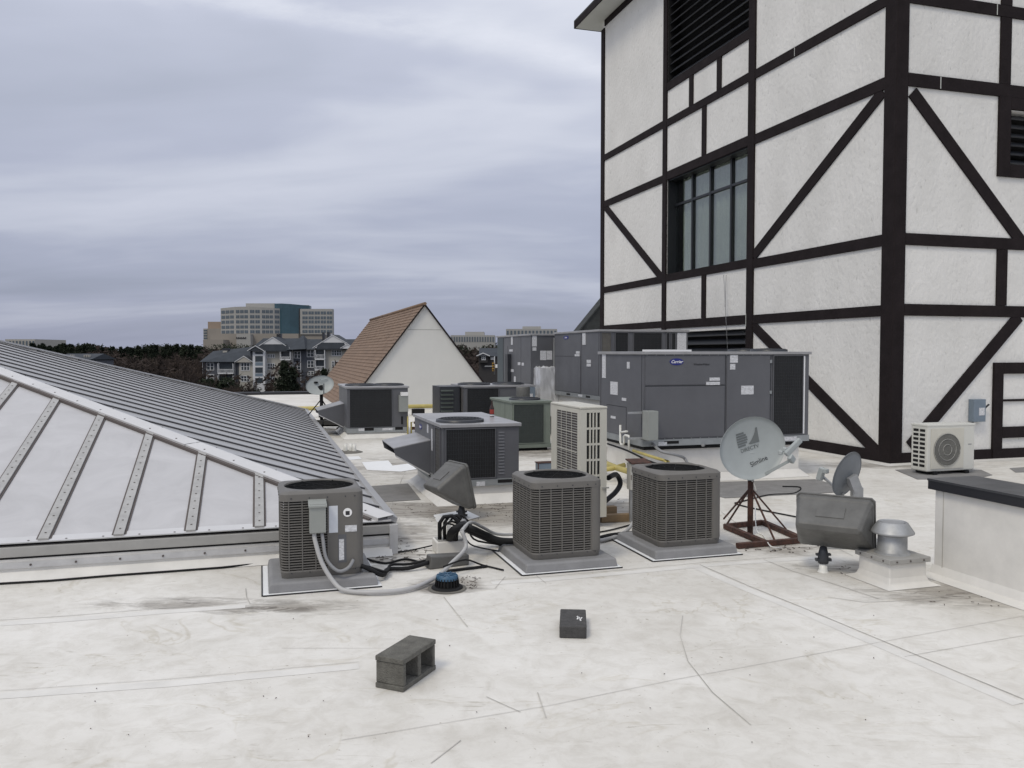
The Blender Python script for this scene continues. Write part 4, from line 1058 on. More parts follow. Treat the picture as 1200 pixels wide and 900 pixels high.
    for k in range(1, 6):
        rr = .055 * k; g.tube([(CW / 2 + rr * math.cos(q * math.pi / 12), CW / 2 + rr * math.sin(q * math.pi / 12), CH - .012 + .006 * math.cos(rr * 5)) for q in range(25)], .0015, 4)
    for k in range(6): q = k * math.pi / 3; g.tube([(CW / 2, CW / 2, CH - .004), (CW / 2 + .28 * math.cos(q), CW / 2 + .28 * math.sin(q), CH - .008)], .003, 4)
    obj('fan_guard', g, M['rubber'], cap, stuff=True)
    g = MB()
    for x in (.09, .24, .39, .54, .62):
        g.tube([(x, -.004, CH - .062), (x, -.009, CH - .062)], .006, 6); g.tube([(-.004, x, CH - .062), (-.009, x, CH - .062)], .006, 6); g.tube([(x, .002, .045), (x, -.003, .045)], .005, 6)
    obj('screws', g, M['louver'], t, stuff=True)
    if service:
        xs = CW * .57
        g = MB(); pts = [(xs, -.006), (CW - R, -.006)] + [(x, y) for x, y in rsq(CW, R, -.006)[1:7]] + [(CW + .006, R + .12)]
        inn = [(min(x, CW - .02), max(y, .02)) for x, y in pts]; ring = pts + inn[::-1]
        g.ext([(x, y, .055) for x, y in ring], (0, 0, CH - .142)); obj('service_panel', g, M['cond'], t)
        g = MB(); g.box(xs - .006, xs + .003, -.012, .001, .058, CH - .09); obj('panel_joint', g, M['cond'], t)
        for (a, b, c, d, m_) in ((.40, .475, .37, .60, 'plainsticker'), (.535, .635, .37, .425, 'sticker')): cond_label(t, a, b, c, d, M[m_])
        cond_label(t, .52, .595, .50, .575, M['white_paint'], .010, round_=True)
        cond_label(t, .54, .575, .515, .55, M['ink'], .0108, 'mark')
        cond_label(t, .475, .545, .11, .35, M['rtu'], .009, 'valve_recess'); cond_label(t, .483, .525, .13, .31, M['sticker'], .0112, 'sticker')
    return t
def pad_(loc, label, x0, x1, y0, y1, h=0.09, group='grey pads under the condensers'):
    t = thing('equipment_pad', label, 'pad', loc, ANG, group)
    g = MB(); e_ = .012
    r0 = [(x0 - e_, y0 - e_, .008), (x1 + e_, y0 - e_, .008), (x1 + e_, y1 + e_, .008), (x0 - e_, y1 + e_, .008)]
    r1 = [(x0, y0, h - .012), (x1, y0, h - .012), (x1, y1, h - .012), (x0, y1, h - .012)]
    r2 = [(x0 + .02, y0 + .02, h), (x1 - .02, y0 + .02, h), (x1 - .02, y1 - .02, h), (x0 + .02, y1 - .02, h)]
    g.loft([r0, r1, r2]); obj('slab', g, M['pad'], t, bevel=.008)
    g = MB(); q = .055; g.ext([(x0 - q, y0 - q, .0045), (x1 + q * .7, y0 - q, .0045), (x1 + q * .7, y1 + .05, .0045), (x0 - q, y1 + .05, .0045)], (0, 0, .004)); obj('slip_sheet', g, M['mem_patch'], t)
    g = MB(); g.bar((x0 - q, y0 - q - .004, .007), (x1 + q * .7, y0 - q - .004, .007), .007, .010); g.bar((x0 - q - .006, y0 - q, .008), (x0 - q - .006, y1 + .05, .008), .012, .008); obj('sheet_edge', g, M['black_edge'], t)
    return t
PZ = 0.092
c1 = at(329, 679, PZ); c2 = at(624, 657, PZ); c3 = at(773, 642, PZ)
condenser(c1, 'leftmost louvred condenser, with blank service panel and grey switch box on its front', True)
condenser(c2, 'middle louvred condenser standing on its grey pad right of the side facing floodlight')
condenser(c3, 'right louvred condenser, between the rusted disconnect box and the tripod dish')
for c_, lab in ((c1, 'grey pad under the leftmost condenser'), (c2, 'grey pad under the middle condenser'), (c3, 'grey pad under the condenser beside the tripod dish')):
    pad_((c_.x, c_.y, 0), lab, -.09, CW + .10, -.10, CW + .10, PZ - .002)
# switch box hung on the left condenser
def w1(o, x, y, z): return Vector((o.x, o.y, 0)) + VX * x + UX * y + Vector((0, 0, z))
t = thing('disconnect_box', 'grey disconnect box hung on the front of the leftmost condenser', 'disconnect box', w1(c1, .235, 0, 0), ANG)
zq = lambda py: front(Vector((c1.x, c1.y, 0)), 375, py)[1]
g = MB(); g.box(0, .135, -.095, -.008, zq(622), zq(588)); obj('box', g, M['elec_green'], t, bevel=.006)
g = MB(); g.ext([(-.008, -.11, zq(590)), (-.008, -.005, zq(584.5)), (-.008, -.005, zq(587)), (-.008, -.11, zq(592))], (.151, 0, 0)); obj('lid', g, M['elec_green'], t)

# ------------------------------------------------------------------ hoses and cables
def hose(name, pts, r, m, label, cat='hose', smooth=4):
    P = [Vector(p) for p in pts]; out = []
    for i in range(len(P) - 1):
        p0, p1, p2, p3 = P[max(i - 1, 0)], P[i], P[i + 1], P[min(i + 2, len(P) - 1)]
        for k in range(smooth):
            u_ = k / smooth
            out.append(0.5 * ((2 * p1) + (-p0 + p2) * u_ + (2 * p0 - 5 * p1 + 4 * p2 - p3) * u_ * u_ + (-p0 + 3 * p1 - 3 * p2 + p3) * u_ ** 3))
    out.append(P[-1]); g = MB(); g.tube(out, r, 10); return tag(obj(name, g, M[m]), label, cat)
def L1(x, y, z): return w1(c1, x, y, z)
hose('flexible_conduit', [L1(.275, -.05, zq(622)), L1(.28, -.07, .42), L1(.33, -.12, .24), L1(.42, -.19, .09), at(405, 692, .03), at(440, 694, .03), at(480, 690, .03), at(510, 677, .04), at(530, 659, .10), at(546, 641, .18), at(541, 622, .33)], .019, 'conduit_pale', 'pale grey flexible conduit looping from the disconnect box across the roof')
hose('flexible_conduit', [L1(.335, -.05, zq(621)), L1(.345, -.07, .42), L1(.37, -.09, .26), L1(.46, -.12, .16), L1(.55, -.09, .17), L1(.60, -.03, .22)], .015, 'conduit', 'short dark grey conduit curling back into the leftmost condenser')
PB = at(514, 648)
hose('refrigerant_line', [L1(.62, .05, .17), L1(.72, .02, .13), L1(.86, .04, .05), at(455, 667, .03), at(478, 666, .03), at(503, 659, .06)], .020, 'rubber', 'black insulated line from the leftmost condenser to the rubber block')
hose('refrigerant_line', [L1(.60, .10, .15), L1(.74, .09, .12), L1(.9, .1, .06), at(458, 662, .03), at(480, 661, .03), at(506, 655, .07)], .013, 'rubber', 'thin black line beside the thick one behind the leftmost condenser')
hose('black_cable', [at(425, 651, .012), at(450, 649, .012), at(480, 645, .012), at(512, 638, .03)], .007, 'rubber', 'thin black cable on the roof behind the leftmost condenser', 'cable')
for k, (r, dz, dy) in enumerate(((.040, 0, 0), (.034, .03, 8), (.030, .07, -4))):
    hose('refrigerant_line', [at(528 + k * 3, 640, .02 + .02 * k), at(528 + k * 3, 626 - k, .22), at(538 + k * 2, 618 - k * 2, .30), at(552, 620 + dy * .3, .24 - .0 * k + dz), at(570, 628 + dy * .3, .13 + dz), at(585, 634 + dy * .2, .07 + dz), at(608, 635 + dy * .2, .06 + dz), at(640, 634, .06 + dz)], r, 'rubber', ('thickest', 'middle', 'upper')[k] + ' of the black insulated lines arching from the pitch pocket to the middle condenser')
hose('flexible_conduit', [at(541, 622, .33), at(552, 612, .33), at(566, 618, .22), at(583, 626, .10), at(612, 626, .05)], .017, 'conduit_pale', 'pale conduit running above the black lines behind the middle condenser')
hose('refrigerant_line', [at(700, 632, .03), at(716, 628, .04), at(735, 626, .04), at(755, 624, .04)], .030, 'rubber', 'black insulated line between the middle and right condensers')
hose('flexible_conduit', [at(746, 575, .40), at(747, 595, .25), at(741, 614, .10), at(728, 626, .04), at(705, 633, .03), at(690, 634, .03)], .019, 'conduit_pale', 'grey conduit hanging from the rusted disconnect box down between two condensers')
hose('black_cable', [at(700, 624, .012), at(720, 620, .012), at(745, 613, .012), at(760, 608, .012)], .008, 'rubber', 'thin black cable behind the gap between two condensers', 'cable')
for k, pts in enumerate(([(516, 640, .02), (517, 622, .25), (524, 614, .33), (536, 618, .28), (546, 632, .10), (556, 640, .03), (585, 646, .012)],
                        [(522, 640, .02), (520, 620, .28), (530, 611, .36), (548, 622, .22), (560, 634, .05), (606, 640, .02)],
                        [(520, 664, .13), (545, 656, .12), (565, 662, .02), (590, 668, .012)], [(430, 655, .012), (452, 660, .012), (476, 655, .012), (500, 662, .02)])):
    hose('black_cable', [at(*p) for p in pts], .008 + .002 * (k % 2), 'rubber', ('thin black cable curling out of the pitch pocket toward the middle condenser', 'thin black cable arching highest over the pitch pocket', 'short black cable end lying across the rubber block', 'thin black cable snaking on the roof right of the leftmost condenser')[k], 'cable')
# pitch pocket, cowl and rubber block
t = thing('pitch_pocket', 'white curbed pipe outlet with black insulated pipes between leftmost and middle condensers', 'pipe outlet', at(512, 651), ANG)
g = MB(); g.box(0, .30, 0, .24, 0, .13); obj('curb_box', g, M['white_mem'], t, bevel=.012)
g = MB(); g.box(.02, .28, .02, .22, .131, .136); obj('lead_top', g, M['sill_grey'], t)
for k, x in enumerate((.05, .10, .15)):
    g = MB(); g.tube([(x, .1, .13), (x, .1, .30), (x + .04, .09, .36), (x + .12, .07, .37), (x + .19, .03, .30), (x + .23, .0, .2)], .021 - .004 * k, 8); obj('bent_pipe', g, M['rubber'], t)
g = MB(); g.box(.12, .15, .05, .08, .13, .30); obj('white_wire_duct', g, M['white_paint'], t)
g = MB(); g.lathe([(.001, .0), (.035, .01), (.045, .06), (.03, .13), (.012, .15)], 14, (.27, .0, .20)); obj('cable_bundle', g, M['conduit'], t)
o_ = at(503, 668)
g = MB(); g.ext([(0, 0, 0), (.40, 0, 0), (.40, .0, .10), (.02, .0, .12)], (0, .13, 0)); t = tag(obj('rubber_support_block', g, M['flood'], None, bevel=.012), 'black rubber block lying under the conduits beside the roof drain', 'block'); t.location = o_; t.rotation_euler = (0, 0, ANG + .15)
o_ = at(520, 671, .006); g = MB(); g.ext([(0, 0, 0), (.42, .06, 0), (.44, .11, 0), (.02, .05, 0)], (0, 0, .012)); t = tag(obj('rubber_strip', g, M['rubber']), 'black rubber strip lying beside the rubber block near the drain', 'strip'); t.location = o_; t.rotation_euler = (0, 0, ANG)
# roof drain
o_ = at(524, 690)
t = thing('roof_drain', 'blue topped black roof drain strainer in a dirty sump', 'roof drain', o_, 0)
g = MB(); g.lathe([(.165, .005), (.15, .010), (.001, .012)], 28); obj('sump_ring', g, M['coil_tan'], t)
g = MB(); g.lathe([(.135, .012), (.13, .022), (.105, .026), (.10, .03)], 24); g.lathe([(.085, .02), (.080, .095), (.001, .095)], 20); obj('strainer_core', g, M['rubber'], t)
g = MB()
for k in range(22):
    q = 2 * math.pi * k / 22; g.bar((.10 * math.cos(q), .10 * math.sin(q), .02), (.088 * math.cos(q), .088 * math.sin(q), .10), .008, .014)
obj('strainer_fins', g, M['rubber'], t)
g = MB(); g.lathe([(.094, .085), (.092, .115), (.082, .122), (.03, .120), (.001, .120)], 24)
for k in range(10): q = 2 * math.pi * k / 10; g.bar((.03 * math.cos(q), .03 * math.sin(q), .124), (.085 * math.cos(q), .085 * math.sin(q), .124), .010, .006)
obj('blue_cap', g, M['blue'], t)

# ------------------------------------------------------------------ cinder block and paver
def cinder():
    bm_ = MB(); Lb, Hb, Db = .395, .195, .195; tw = .032
    # a lying block: cores open to the front (-y)
    bm_.box(0, Lb, 0, Db, 0, tw); bm_.box(0, Lb, 0, Db, Hb - tw, Hb)
    bm_.box(.007, .007 + tw, .002, Db - .002, tw, Hb - tw); bm_.box(Lb - .007 - tw, Lb - .007, .002, Db - .002, tw, Hb - tw)
    bm_.box(Lb / 2 - .02, Lb / 2 + .02, .003, Db - .003, tw, Hb - tw)
    return bm_
pb0 = at(472.5, 812); pb1 = at(516, 781)
ang = math.atan2(pb1.y - pb0.y, pb1.x - pb0.x)
t = tag(obj('cinder_block', cinder(), M['concrete'], None, bevel=.006), 'grey two-core cinder block lying on its side on the white roof', 'cinder block')
t.location = pb0; t.rotation_euler = (0, 0, ang)
pv = at(655.5, 748); g = MB(); g.box(0, .19, 0, .40, 0, .085)
t = thing('paver', 'small dark solid concrete block with a white paint mark lying behind the cinder block', 'block', pv, -.075)
obj('block_body', g, M['paver'], t, bevel=.008)
g = MB(); z = .0862
for a, b in (((.125, .16), (.135, .20)), ((.135, .20), (.15, .17)), ((.15, .17), (.158, .20)), ((.13, .20), (.126, .23)), ((.145, .16), (.15, .13)), ((.128, .215), (.14, .20))): g.bar((*a, z), (*b, z), .010, .003)
obj('paint_mark', g, M['white_paint'], t)

# ------------------------------------------------------------------ floodlights
def floodlight(loc, aim, lamp_z, label, w=.66, h=.50, dsc=1.0, off=(0, 0), roll=0.0):
    t = thing('floodlight', label, 'floodlight', loc, 0, 'wall washing floodlights on the roof')
    g = MB(); g.lathe([(.05, 0), (.038, .02), (.034, .10), (.034, lamp_z - h * .5 - .10)], 14); obj('stub_pole', g, M['pvc'], t)
    g = MB(); zk = lamp_z - h * .5 - .12
    g.lathe([(.001, zk), (.045, zk), (.05, zk + .03), (.045, zk + .09), (.03, zk + .15), (.001, zk + .16)], 12); g.box(-.07, .07, -.02, .02, zk + .02, zk + .045); g.box(-.065, .065, -.018, .018, zk + .07, zk + .09); obj('knuckle', g, M['louver'], t)
    # housing in its own frame: +y is the beam direction
    hd = MB()
    def rg(y, wx, z0, z1, c=.03):
        y = y * dsc if y < 0 else y
        return [(-wx / 2 + c, y, z0), (wx / 2 - c, y, z0), (wx / 2, y, z0 + c), (wx / 2, y, z1 - c), (wx / 2 - c, y, z1), (-wx / 2 + c, y, z1), (-wx / 2, y, z1 - c), (-wx / 2, y, z0 + c)]
    hd.loft([rg(.10, w, -h / 2, h / 2), rg(.02, w, -h / 2, h / 2), rg(.0, w * .97, -h / 2 + .015, h / 2 - .015), rg(-.26, w * .84, h * .06, h * .22, .03), rg(-.275, w * .80, h * .09, h * .20, .02)][::-1])
    q = Vector(aim).to_track_quat('Y', 'Z') @ Quaternion((0, 1, 0), roll)
    a = obj('housing', hd, M['flood'], t, bevel=.012); a.location = (off[0], off[1], lamp_z); a.rotation_mode = 'QUATERNION'; a.rotation_quaternion = q
    g = MB(); g.loft([rg(.10, w * 1.035, -h / 2 - .01, h / 2 + .01), rg(.07, w * 1.035, -h / 2 - .01, h / 2 + .01)][::-1]); obj('rim', g, M['flood'], a, bevel=.004)
    g = MB(); g.box(-w * .44, w * .44, .101, .106, -h * .42, h * .42); obj('lens', g, M['glass'], a)
    y0_, y1_ = -.07 * dsc, -.19 * dsc; zz0, zz1 = h * .5 - .015 - (h * .28 - .015) * (.07 / .26) , h * .5 - .015 - (h * .28 - .015) * (.19 / .26); g = MB(); g.ext([(-w * .18, y0_, zz0), (w * .18, y0_, zz0), (w * .18, y1_, zz1), (-w * .18, y1_, zz1)], (0, 0, .008)); obj('hatch', g, M['flood'], a)
    return t
floodlight(at(964.5, 670), (.50, .80, .20), .44, 'dark bronze floodlight seen from behind, near the vent pipe', .66, .48, 1.0, (.085, -.02))
floodlight(at(541, 607), (.80, .52, .22), .39, 'dark bronze floodlight facing right beside the hooded rooftop unit', .46, .54, 1.2, (-.07, -.02))

# ------------------------------------------------------------------ satellite dishes
def dish_mesh(a, b, dep, th=.006):
    nr, na = 7, 40; vs, fs = [], []
    for s_ in (0, 1):
        for i in range(nr + 1):
            r = i / nr
            for k in range(na):
                q = 2 * math.pi * k / na; vs.append((a * r * math.cos(q), b * r * math.sin(q), dep * r * r - dep * .0 - s_ * th))
    N = (nr + 1) * na
    for i in range(nr):
        for k in range(na):
            p = (i * na + k, i * na + (k + 1) % na, (i + 1) * na + (k + 1) % na, (i + 1) * na + k)
            fs.append(p[::-1]); fs.append(tuple(N + x for x in p))
    for k in range(na): p = (nr * na + k, nr * na + (k + 1) % na, N + nr * na + (k + 1) % na, N + nr * na + k); fs.append(p)
    m_ = MB(); m_.add(vs, fs, True); return m_
def poly_on_dish(polys, a, b, dep, h=.004):
    m_ = MB()
    for p in polys:
        pts = []
        for i in range(len(p)):
            x0, y0 = p[i]; x1, y1 = p[(i + 1) % len(p)]
            for k in range(3): pts.append((x0 + (x1 - x0) * k / 3, y0 + (y1 - y0) * k / 3))
        m_.add([(x, y, dep * ((x / a) ** 2 + (y / b) ** 2) + h) for x, y in pts], [tuple(range(len(pts)))])
    return m_
def make_dish(parent, centre, normal, a, b, dep, roll=0.0, back=False, arm=.42, lnb=True):
    q = Vector(normal).normalized().to_track_quat('Z', 'Y') @ Quaternion((0, 0, 1), roll)
    d = obj('reflector', dish_mesh(a, b, dep), M['dish_back'] if back else M['dish'], parent); d.location = centre; d.rotation_mode = 'QUATERNION'; d.rotation_quaternion = q
    return d, q
# tripod dish
o_ = at(879, 627)
t = thing('satellite_dish', 'large grey satellite dish on a rusty tripod frame in front of the biggest unit', 'satellite dish', o_, 0)
ctr = aty(878, 525, o_.y - .05) - o_
d, q = make_dish(t, ctr, (.26, -.90, .10), .405, .335, .075, roll=math.radians(14))
# the mark: a block D with a swoosh, its word and a handwritten line
K = .001
polys = []
def arc(cx_, cy_, r, a0, a1, n=10): return [(cx_ + r * math.cos(math.radians(a0 + (a1 - a0) * k / n)), cy_ + r * math.sin(math.radians(a0 + (a1 - a0) * k / n))) for k in range(n + 1)]
for k in range(6):
    x0 = -.135 + .0; y0 = .035 + k * .027; w_ = .14 * math.cos((k - 2.5) / 3.3) 
    polys.append([(x0, y0), (x0 + w_, y0), (x0 + w_ * .98, y0 + .020), (x0, y0 + .020)])
polys.append([(.135, .197), (.112, .197)] + [(.112 - .085 * (k / 8) ** 1.9, .197 - .135 * (k / 8)) for k in range(1, 9)] + [(.0, .045), (.03, .036), (.135, .034)])
g = poly_on_dish(polys, .405, .335, .075); obj('emblem', g, M['dish_ink'], d)
def word(name, body_, size, m_, x, y, rot=0, bold=.0):
    o = text_part(name, body_, size, m_, d, (0, 0, 0), (0, 0, 0), 0.0, 0, bold)
    c_, s_ = math.cos(rot), math.sin(rot)
    for v_ in o.data.vertices:
        X = x + v_.co.x * c_ - v_.co.y * s_; Y = y + v_.co.x * s_ + v_.co.y * c_; v_.co = (X, Y, .075 * ((X / .405) ** 2 + (Y / .335) ** 2) + .004)
    return o
word('lettering', 'DIRECTV', .058, M['dish_ink'], .0, -.006, 0, .0008)
word('lettering', 'Slimline', .072, M['ink'], .055, -.165, .12)
g = MB(); c_o = ctr
base_p = Vector((0, 0, ctr.z - .36))
g.lathe([(.001, .0), (.032, .0), (.032, ctr.z - .33), (.001, ctr.z - .33)], 12); obj('mast', g, M['rust'], t)
g = MB(); g.lathe([(.04, ctr.z - .36), (.04, ctr.z - .15)], 12); bk = d.rotation_quaternion @ Vector((0, -.02, -.09)) + ctr
g.bar((0, 0, ctr.z - .2), bk, .09, .06); g.bar(bk, ctr + d.rotation_quaternion @ Vector((0, 0, -.01)), .12, .12); obj('mount_bracket', g, M['dish'], t)
def dl(x, y, z): return ctr + d.rotation_quaternion @ Vector((x, y, z))
g = MB(); g.bar(dl(.06, -.32, .04), dl(.24, -.20, .33), .022, .03); obj('feed_arm', g, M['dish'], t)
g = MB(); hA, hB = dl(.20, -.13, .33), dl(.40, -.02, .36); g.bar(hA, hB, .05, .06); g.bar(dl(.22, -.15, .36), dl(.27, -.22, .33), .05, .07); g.bar(dl(.19, -.11, .30), dl(.16, -.09, .27), .05, .05); g.bar(dl(.24, -.09, .31), dl(.21, -.07, .28), .05, .05)
obj('feed_head', g, M['dish'], t, bevel=.012)
g = MB()
FRM = [at(864, 643), at(942, 636), at(894, 615), at(850, 620)]
def rel(p, z=.03): return Vector((p.x - o_.x, p.y - o_.y, z))
for (a, b) in ((0, 1), (1, 2), (2, 3)):
    g = MB(); g.bar(rel(FRM[a]), rel(FRM[b], .03 + .001 * a), .055, .05); obj('base_beam', g, M['rust'], t)
g = MB(); g.bar(rel(FRM[3], .0335), rel(at(897, 640), .0335), .055, .05); obj('base_beam', g, M['rust'], t)
for p in ((848, 612), (852, 618), (921, 624), (907.5, 637)):
    g = MB(); g.bar((0, 0, ctr.z - .44), rel(at(*p), .04), .015, .015); obj('strut', g, M['rust'], t)
hose('white_cable', [o_ + ctr + Vector((.02, -.05, -.35)), at(886, 575, .35), at(885, 600, .2), at(887, 622, .03), at(895, 628, .01), at(903, 640, .06), at(915, 642, .01)], .006, 'pvc', 'white cable dangling from the tripod dish down to its rusty frame', 'cable')
hose('black_cable', [at(917, 570, .02), at(938, 571, .02), at(930, 578, .012), at(900, 580, .012), at(868, 588, .012), at(862, 590, .012), at(880, 595, .012), at(935, 606, .012), at(960, 610, .012)], .009, 'rubber', 'black cable curving on the roof behind the tripod dish', 'cable')
# small debris around the frame
g = MB()
for k in range(26):
    p = at(random.uniform(870, 960), random.uniform(640, 648)); q_ = random.uniform(0, 6.28); l_ = random.uniform(.01, .05)
    g.bar((p.x, p.y, .006), (p.x + l_ * math.cos(q_), p.y + l_ * math.sin(q_), .010), .006, .006)
for (x0, x1, y0, y1, n_) in ((440, 500, 634, 660, 85), (1085, 1190, 675, 712, 22), (985, 1010, 660, 676, 10), (560, 610, 588, 606, 45), (445, 600, 585, 612, 60), (540, 562, 676, 690, 25), (100, 1150, 720, 880, 22), (720, 750, 585, 610, 12), (530, 560, 678, 694, 18)):
    for k in range(n_):
        p = at(random.uniform(x0, x1), random.uniform(y0, y1)); q_ = random.uniform(0, 6.28); l_ = random.uniform(.01, .09) if x0 == 440 else (random.uniform(.003, .009) if x0 == 100 else random.uniform(.005, .03))
        g.bar((p.x, p.y, .006), (p.x + l_ * math.cos(q_), p.y + l_ * math.sin(q_), .010), .004, .004)
o = obj('leaf_litter', g, M['wood'], None, stuff=True); tag(o, 'scattered twigs and crumbs lying on the white roof between the units', 'debris'); o.data.materials[0] = M['bark']
# back-facing dish
o_ = at(1003, 643)
t = thing('satellite_dish', 'small blue grey satellite dish seen from behind, above the big floodlight', 'satellite dish', o_, 0)
ctr = aty(995.5, 557, o_.y) - o_
d, q = make_dish(t, ctr, (-.50, .82, .30), .205, .245, .035, back=True)
def dl(x, y, z): return ctr + d.rotation_quaternion @ Vector((x, y, z))
g = MB(); g.lathe([(.001, .03), (.022, .03), (.022, ctr.z - .1), (.001, ctr.z - .1)], 12); obj('mast', g, M['galv'], t)
g = MB(); g.bar((0, 0, ctr.z - .16), dl(0, 0, -.02), .07, .10); g.box(-.05, .05, -.04, .04, ctr.z - .22, ctr.z - .12); obj('mount_bracket', g, M['galv'], t)
g = MB(); g.bar(dl(0, -.22, .0), dl(-.05, -.16, .36), .022, .022); obj('feed_arm', g, M['galv'], t)
g = MB(); g.bar(dl(0, -.20, .32), dl(0, -.06, .32), .06, .06); g.bar(dl(0, -.09, .32), dl(0, -.07, .25), .05, .05); obj('feed_head', g, M['dish'], t, bevel=.01)
g = MB(); g.box(-.35, .35, -.03, .03, .0, .04); g.box(-.03, .03, -.35, .30, .041, .075); g.box(.1, .36, -.16, .02, .076, .10); obj('base_frame', g, M['galv'], t)
# far dish
o_ = at(377, 503)
t = thing('satellite_dish', 'distant grey satellite dish on a black mast beside the far rooftop unit', 'satellite dish', o_, 0)
ctr = aty(375, 452, o_.y) - o_
d, q = make_dish(t, ctr, (.16, -.9, .34), .36, .26, .06, roll=math.radians(12))
g = poly_on_dish([[(-.06, .05), (.05, .05), (.05, .14), (-.06, .14)]], .36, .26, .06); 
def dl(x, y, z): return ctr + d.rotation_quaternion @ Vector((x, y, z))
g = MB(); g.lathe([(.001, .0), (.045, .0), (.045, ctr.z - .05), (.001, ctr.z - .05)], 10); g.bar((0, 0, ctr.z - .12), dl(0, 0, -.02), .12, .14); obj('mast', g, M['rubber'], t)
g = MB(); g.bar(dl(0.05, -.25, .05), dl(.1, -.1, .42), .03, .03); obj('feed_arm', g, M['dish'], t)
g = MB(); g.bar(dl(-.02, -.04, .42), dl(.22, -.02, .42), .09, .08); obj('feed_head', g, M['dish'], t)
g = MB(); g.lathe([(.001, 0), (.05, .01), (.05, .04), (.001, .05)], 10, dl(-.09, .08, .02)); g.lathe([(.001, 0), (.035, .01), (.035, .04), (.001, .05)], 10, dl(.04, .10, .02)); obj('black_dish_caps', g, M['rubber'], d.parent)  # two round black caps on the reflector face
g = MB()
for x in (-.5, .5): g.bar((x, -.4, .05), (x, .5, .05), .06, .06)
g.bar((-.5, 0, .10), (.9, 0, .10), .06, .05); g.bar((-.5, .4, .1), (.9, .4, .1), .06, .05)
for q in ((-.55, -.2), (.5, -.2), (0, .5)): g.bar((0, 0, ctr.z - .35), (*q, .08), .025, .025)
obj('ballast_frame', g, M['rubber'], t)
for k, (x, y) in enumerate(((-.3, -.1), (.1, -.2), (-.1, .25), (.35, .2))): g = MB(); g.box(x, x + .34, y, y + .16, .13, .24); obj('ballast_block', g, M['paver'], t)

# ------------------------------------------------------------------ vent pipe on curb
o_ = at(1042.5, 689)
t = thing('vent_pipe', 'galvanised vent pipe with a flared cap on a white curb beside the black topped parapet', 'vent', o_, ANG)
S = .38
g = MB(); g.loft([[(-.09, -.09, .003), (S + .09, -.09, .003), (S + .09, S + .09, .003), (-.09, S + .09, .003)], [(-.02, -.02, .03), (S + .02, -.02, .03), (S + .02, S + .02, .03), (-.02, S + .02, .03)],
                 [(-.002, -.002, .08), (S + .002, -.002, .08), (S + .002, S + .002, .08), (-.002, S + .002, .08)], [(0, 0, .205), (S, 0, .205), (S, S, .205), (0, S, .205)]]); obj('curb', g, M['white_mem'], t, bevel=.01)
g = MB(); g.box(-.025, S + .025, -.025, S + .025, .2, .245); cp = obj('cap_plate', g, M['sill_grey'], t, bevel=.005)
g = MB()
for k in range(3):
    x = .05 + k * .14; g.tube([(x, -.025, .222), (x, -.031, .222)], .008, 8); g.tube([(-.025, x, .222), (-.031, x, .222)], .008, 8)
obj('screws', g, M['gap'], cp, stuff=True)
g = MB(); C2 = (S / 2 + .0, S / 2, 0); g.lathe([(.150, .245), (.135, .258), (.122, .262), (.120, .45)], 32, C2); obj('pipe', g, M['galv'], t)
g = MB(); g.lathe([(.120, .40), (.178, .425), (.178, .435), (.125, .515), (.117, .520), (.110, .515), (.09, .49), (.001, .488)], 32, C2); vc = obj('flared_cap', g, M['galv'], t); es_ = vc.modifiers.new('edges', 'EDGE_SPLIT'); es_.split_angle = math.radians(25)
g = MB(); g.lathe([(.06, .489), (.095, .5145)], 24, C2); obj('cap_recess', g, M['conduit'], vc)

# ------------------------------------------------------------------ parapet
o_ = at(1094, 674)
t = thing('parapet_wall', 'white parapet with black metal coping at the right edge of the roof', 'parapet', o_, ANG)
g = MB(); PHt = side(o_, 1094, 573)[1]; g.box(0, .44, -9, 0, 0, PHt); obj('wall', g, M['white_mem'], t, bevel=.01)
g = MB(); g.ext([(-.0, -9, .003), (-.13, -9, .003), (-.03, -9, .03), (-.0, -9, .10)], (0, 9.02, 0)); obj('cant_flashing', g, M['white_mem'], t)
yk = 0.04
for k in range(4):
    y1 = yk - k * 2.4; y0 = y1 - 2.396
    g = MB(); g.box(-.045, .485, y0, y1, PHt + .001, PHt + .092); c_ = obj('coping_length', g, M['cap_black'], t, bevel=.004)
    g = MB(); g.box(-.052, -.04, y0, y1, PHt + .078, PHt + .097); g.box(-.045, .485, y0, y1, PHt + .0925, PHt + .096); obj('coping_top', g, M['cap_top'], c_)
g = MB(); g.box(-.004, .02, -.10, -.094, .02, PHt); obj('membrane_lap', g, M['seam'], t)

# ------------------------------------------------------------------ mini split outdoor unit by the tower
o_ = at(1086, 557.5)
def grille_side(parent, x, y0, y1, z0, z1, n, cols, m, mv):
    pass
t = thing('outdoor_ac_unit', 'white outdoor air conditioner with one round fan beside the tower corner', 'outdoor unit', o_, ANG)
s_ = front(o_, 1142, 530)[0]; h_ = front(o_, 1090, 498)[1]; dp = .35
g = MB(); g.box(0, s_, 0, dp, .06, h_); obj('casing', g, M['cream2'], t, bevel=.02)
g = MB(); g.box(-.008, s_ + .008, -.008, dp + .008, h_ - .03, h_ + .004); obj('top_plate', g, M['cream2'], t, bevel=.008)
for x in (.12, s_ - .2): g = MB(); g.box(x, x + .08, -.02, dp + .02, 0.0, .061); obj('foot', g, M['rubber'], t)
cxm, czm, rm = s_ * .40, h_ * .50, .265
g = MB(); g.box(.07, s_ * .76, -.012, .0, .10, h_ - .06); obj('fan_panel', g, M['cream'], t, bevel=.008)
n = 32; g = MB(); g.ext([(cxm + rm * math.cos(2 * math.pi * k / n), 0, czm + rm * math.sin(2 * math.pi * k / n)) for k in range(n)], (0, -.014, 0)); fw = obj('fan_well', g, M['coil'], t)
g = MB()
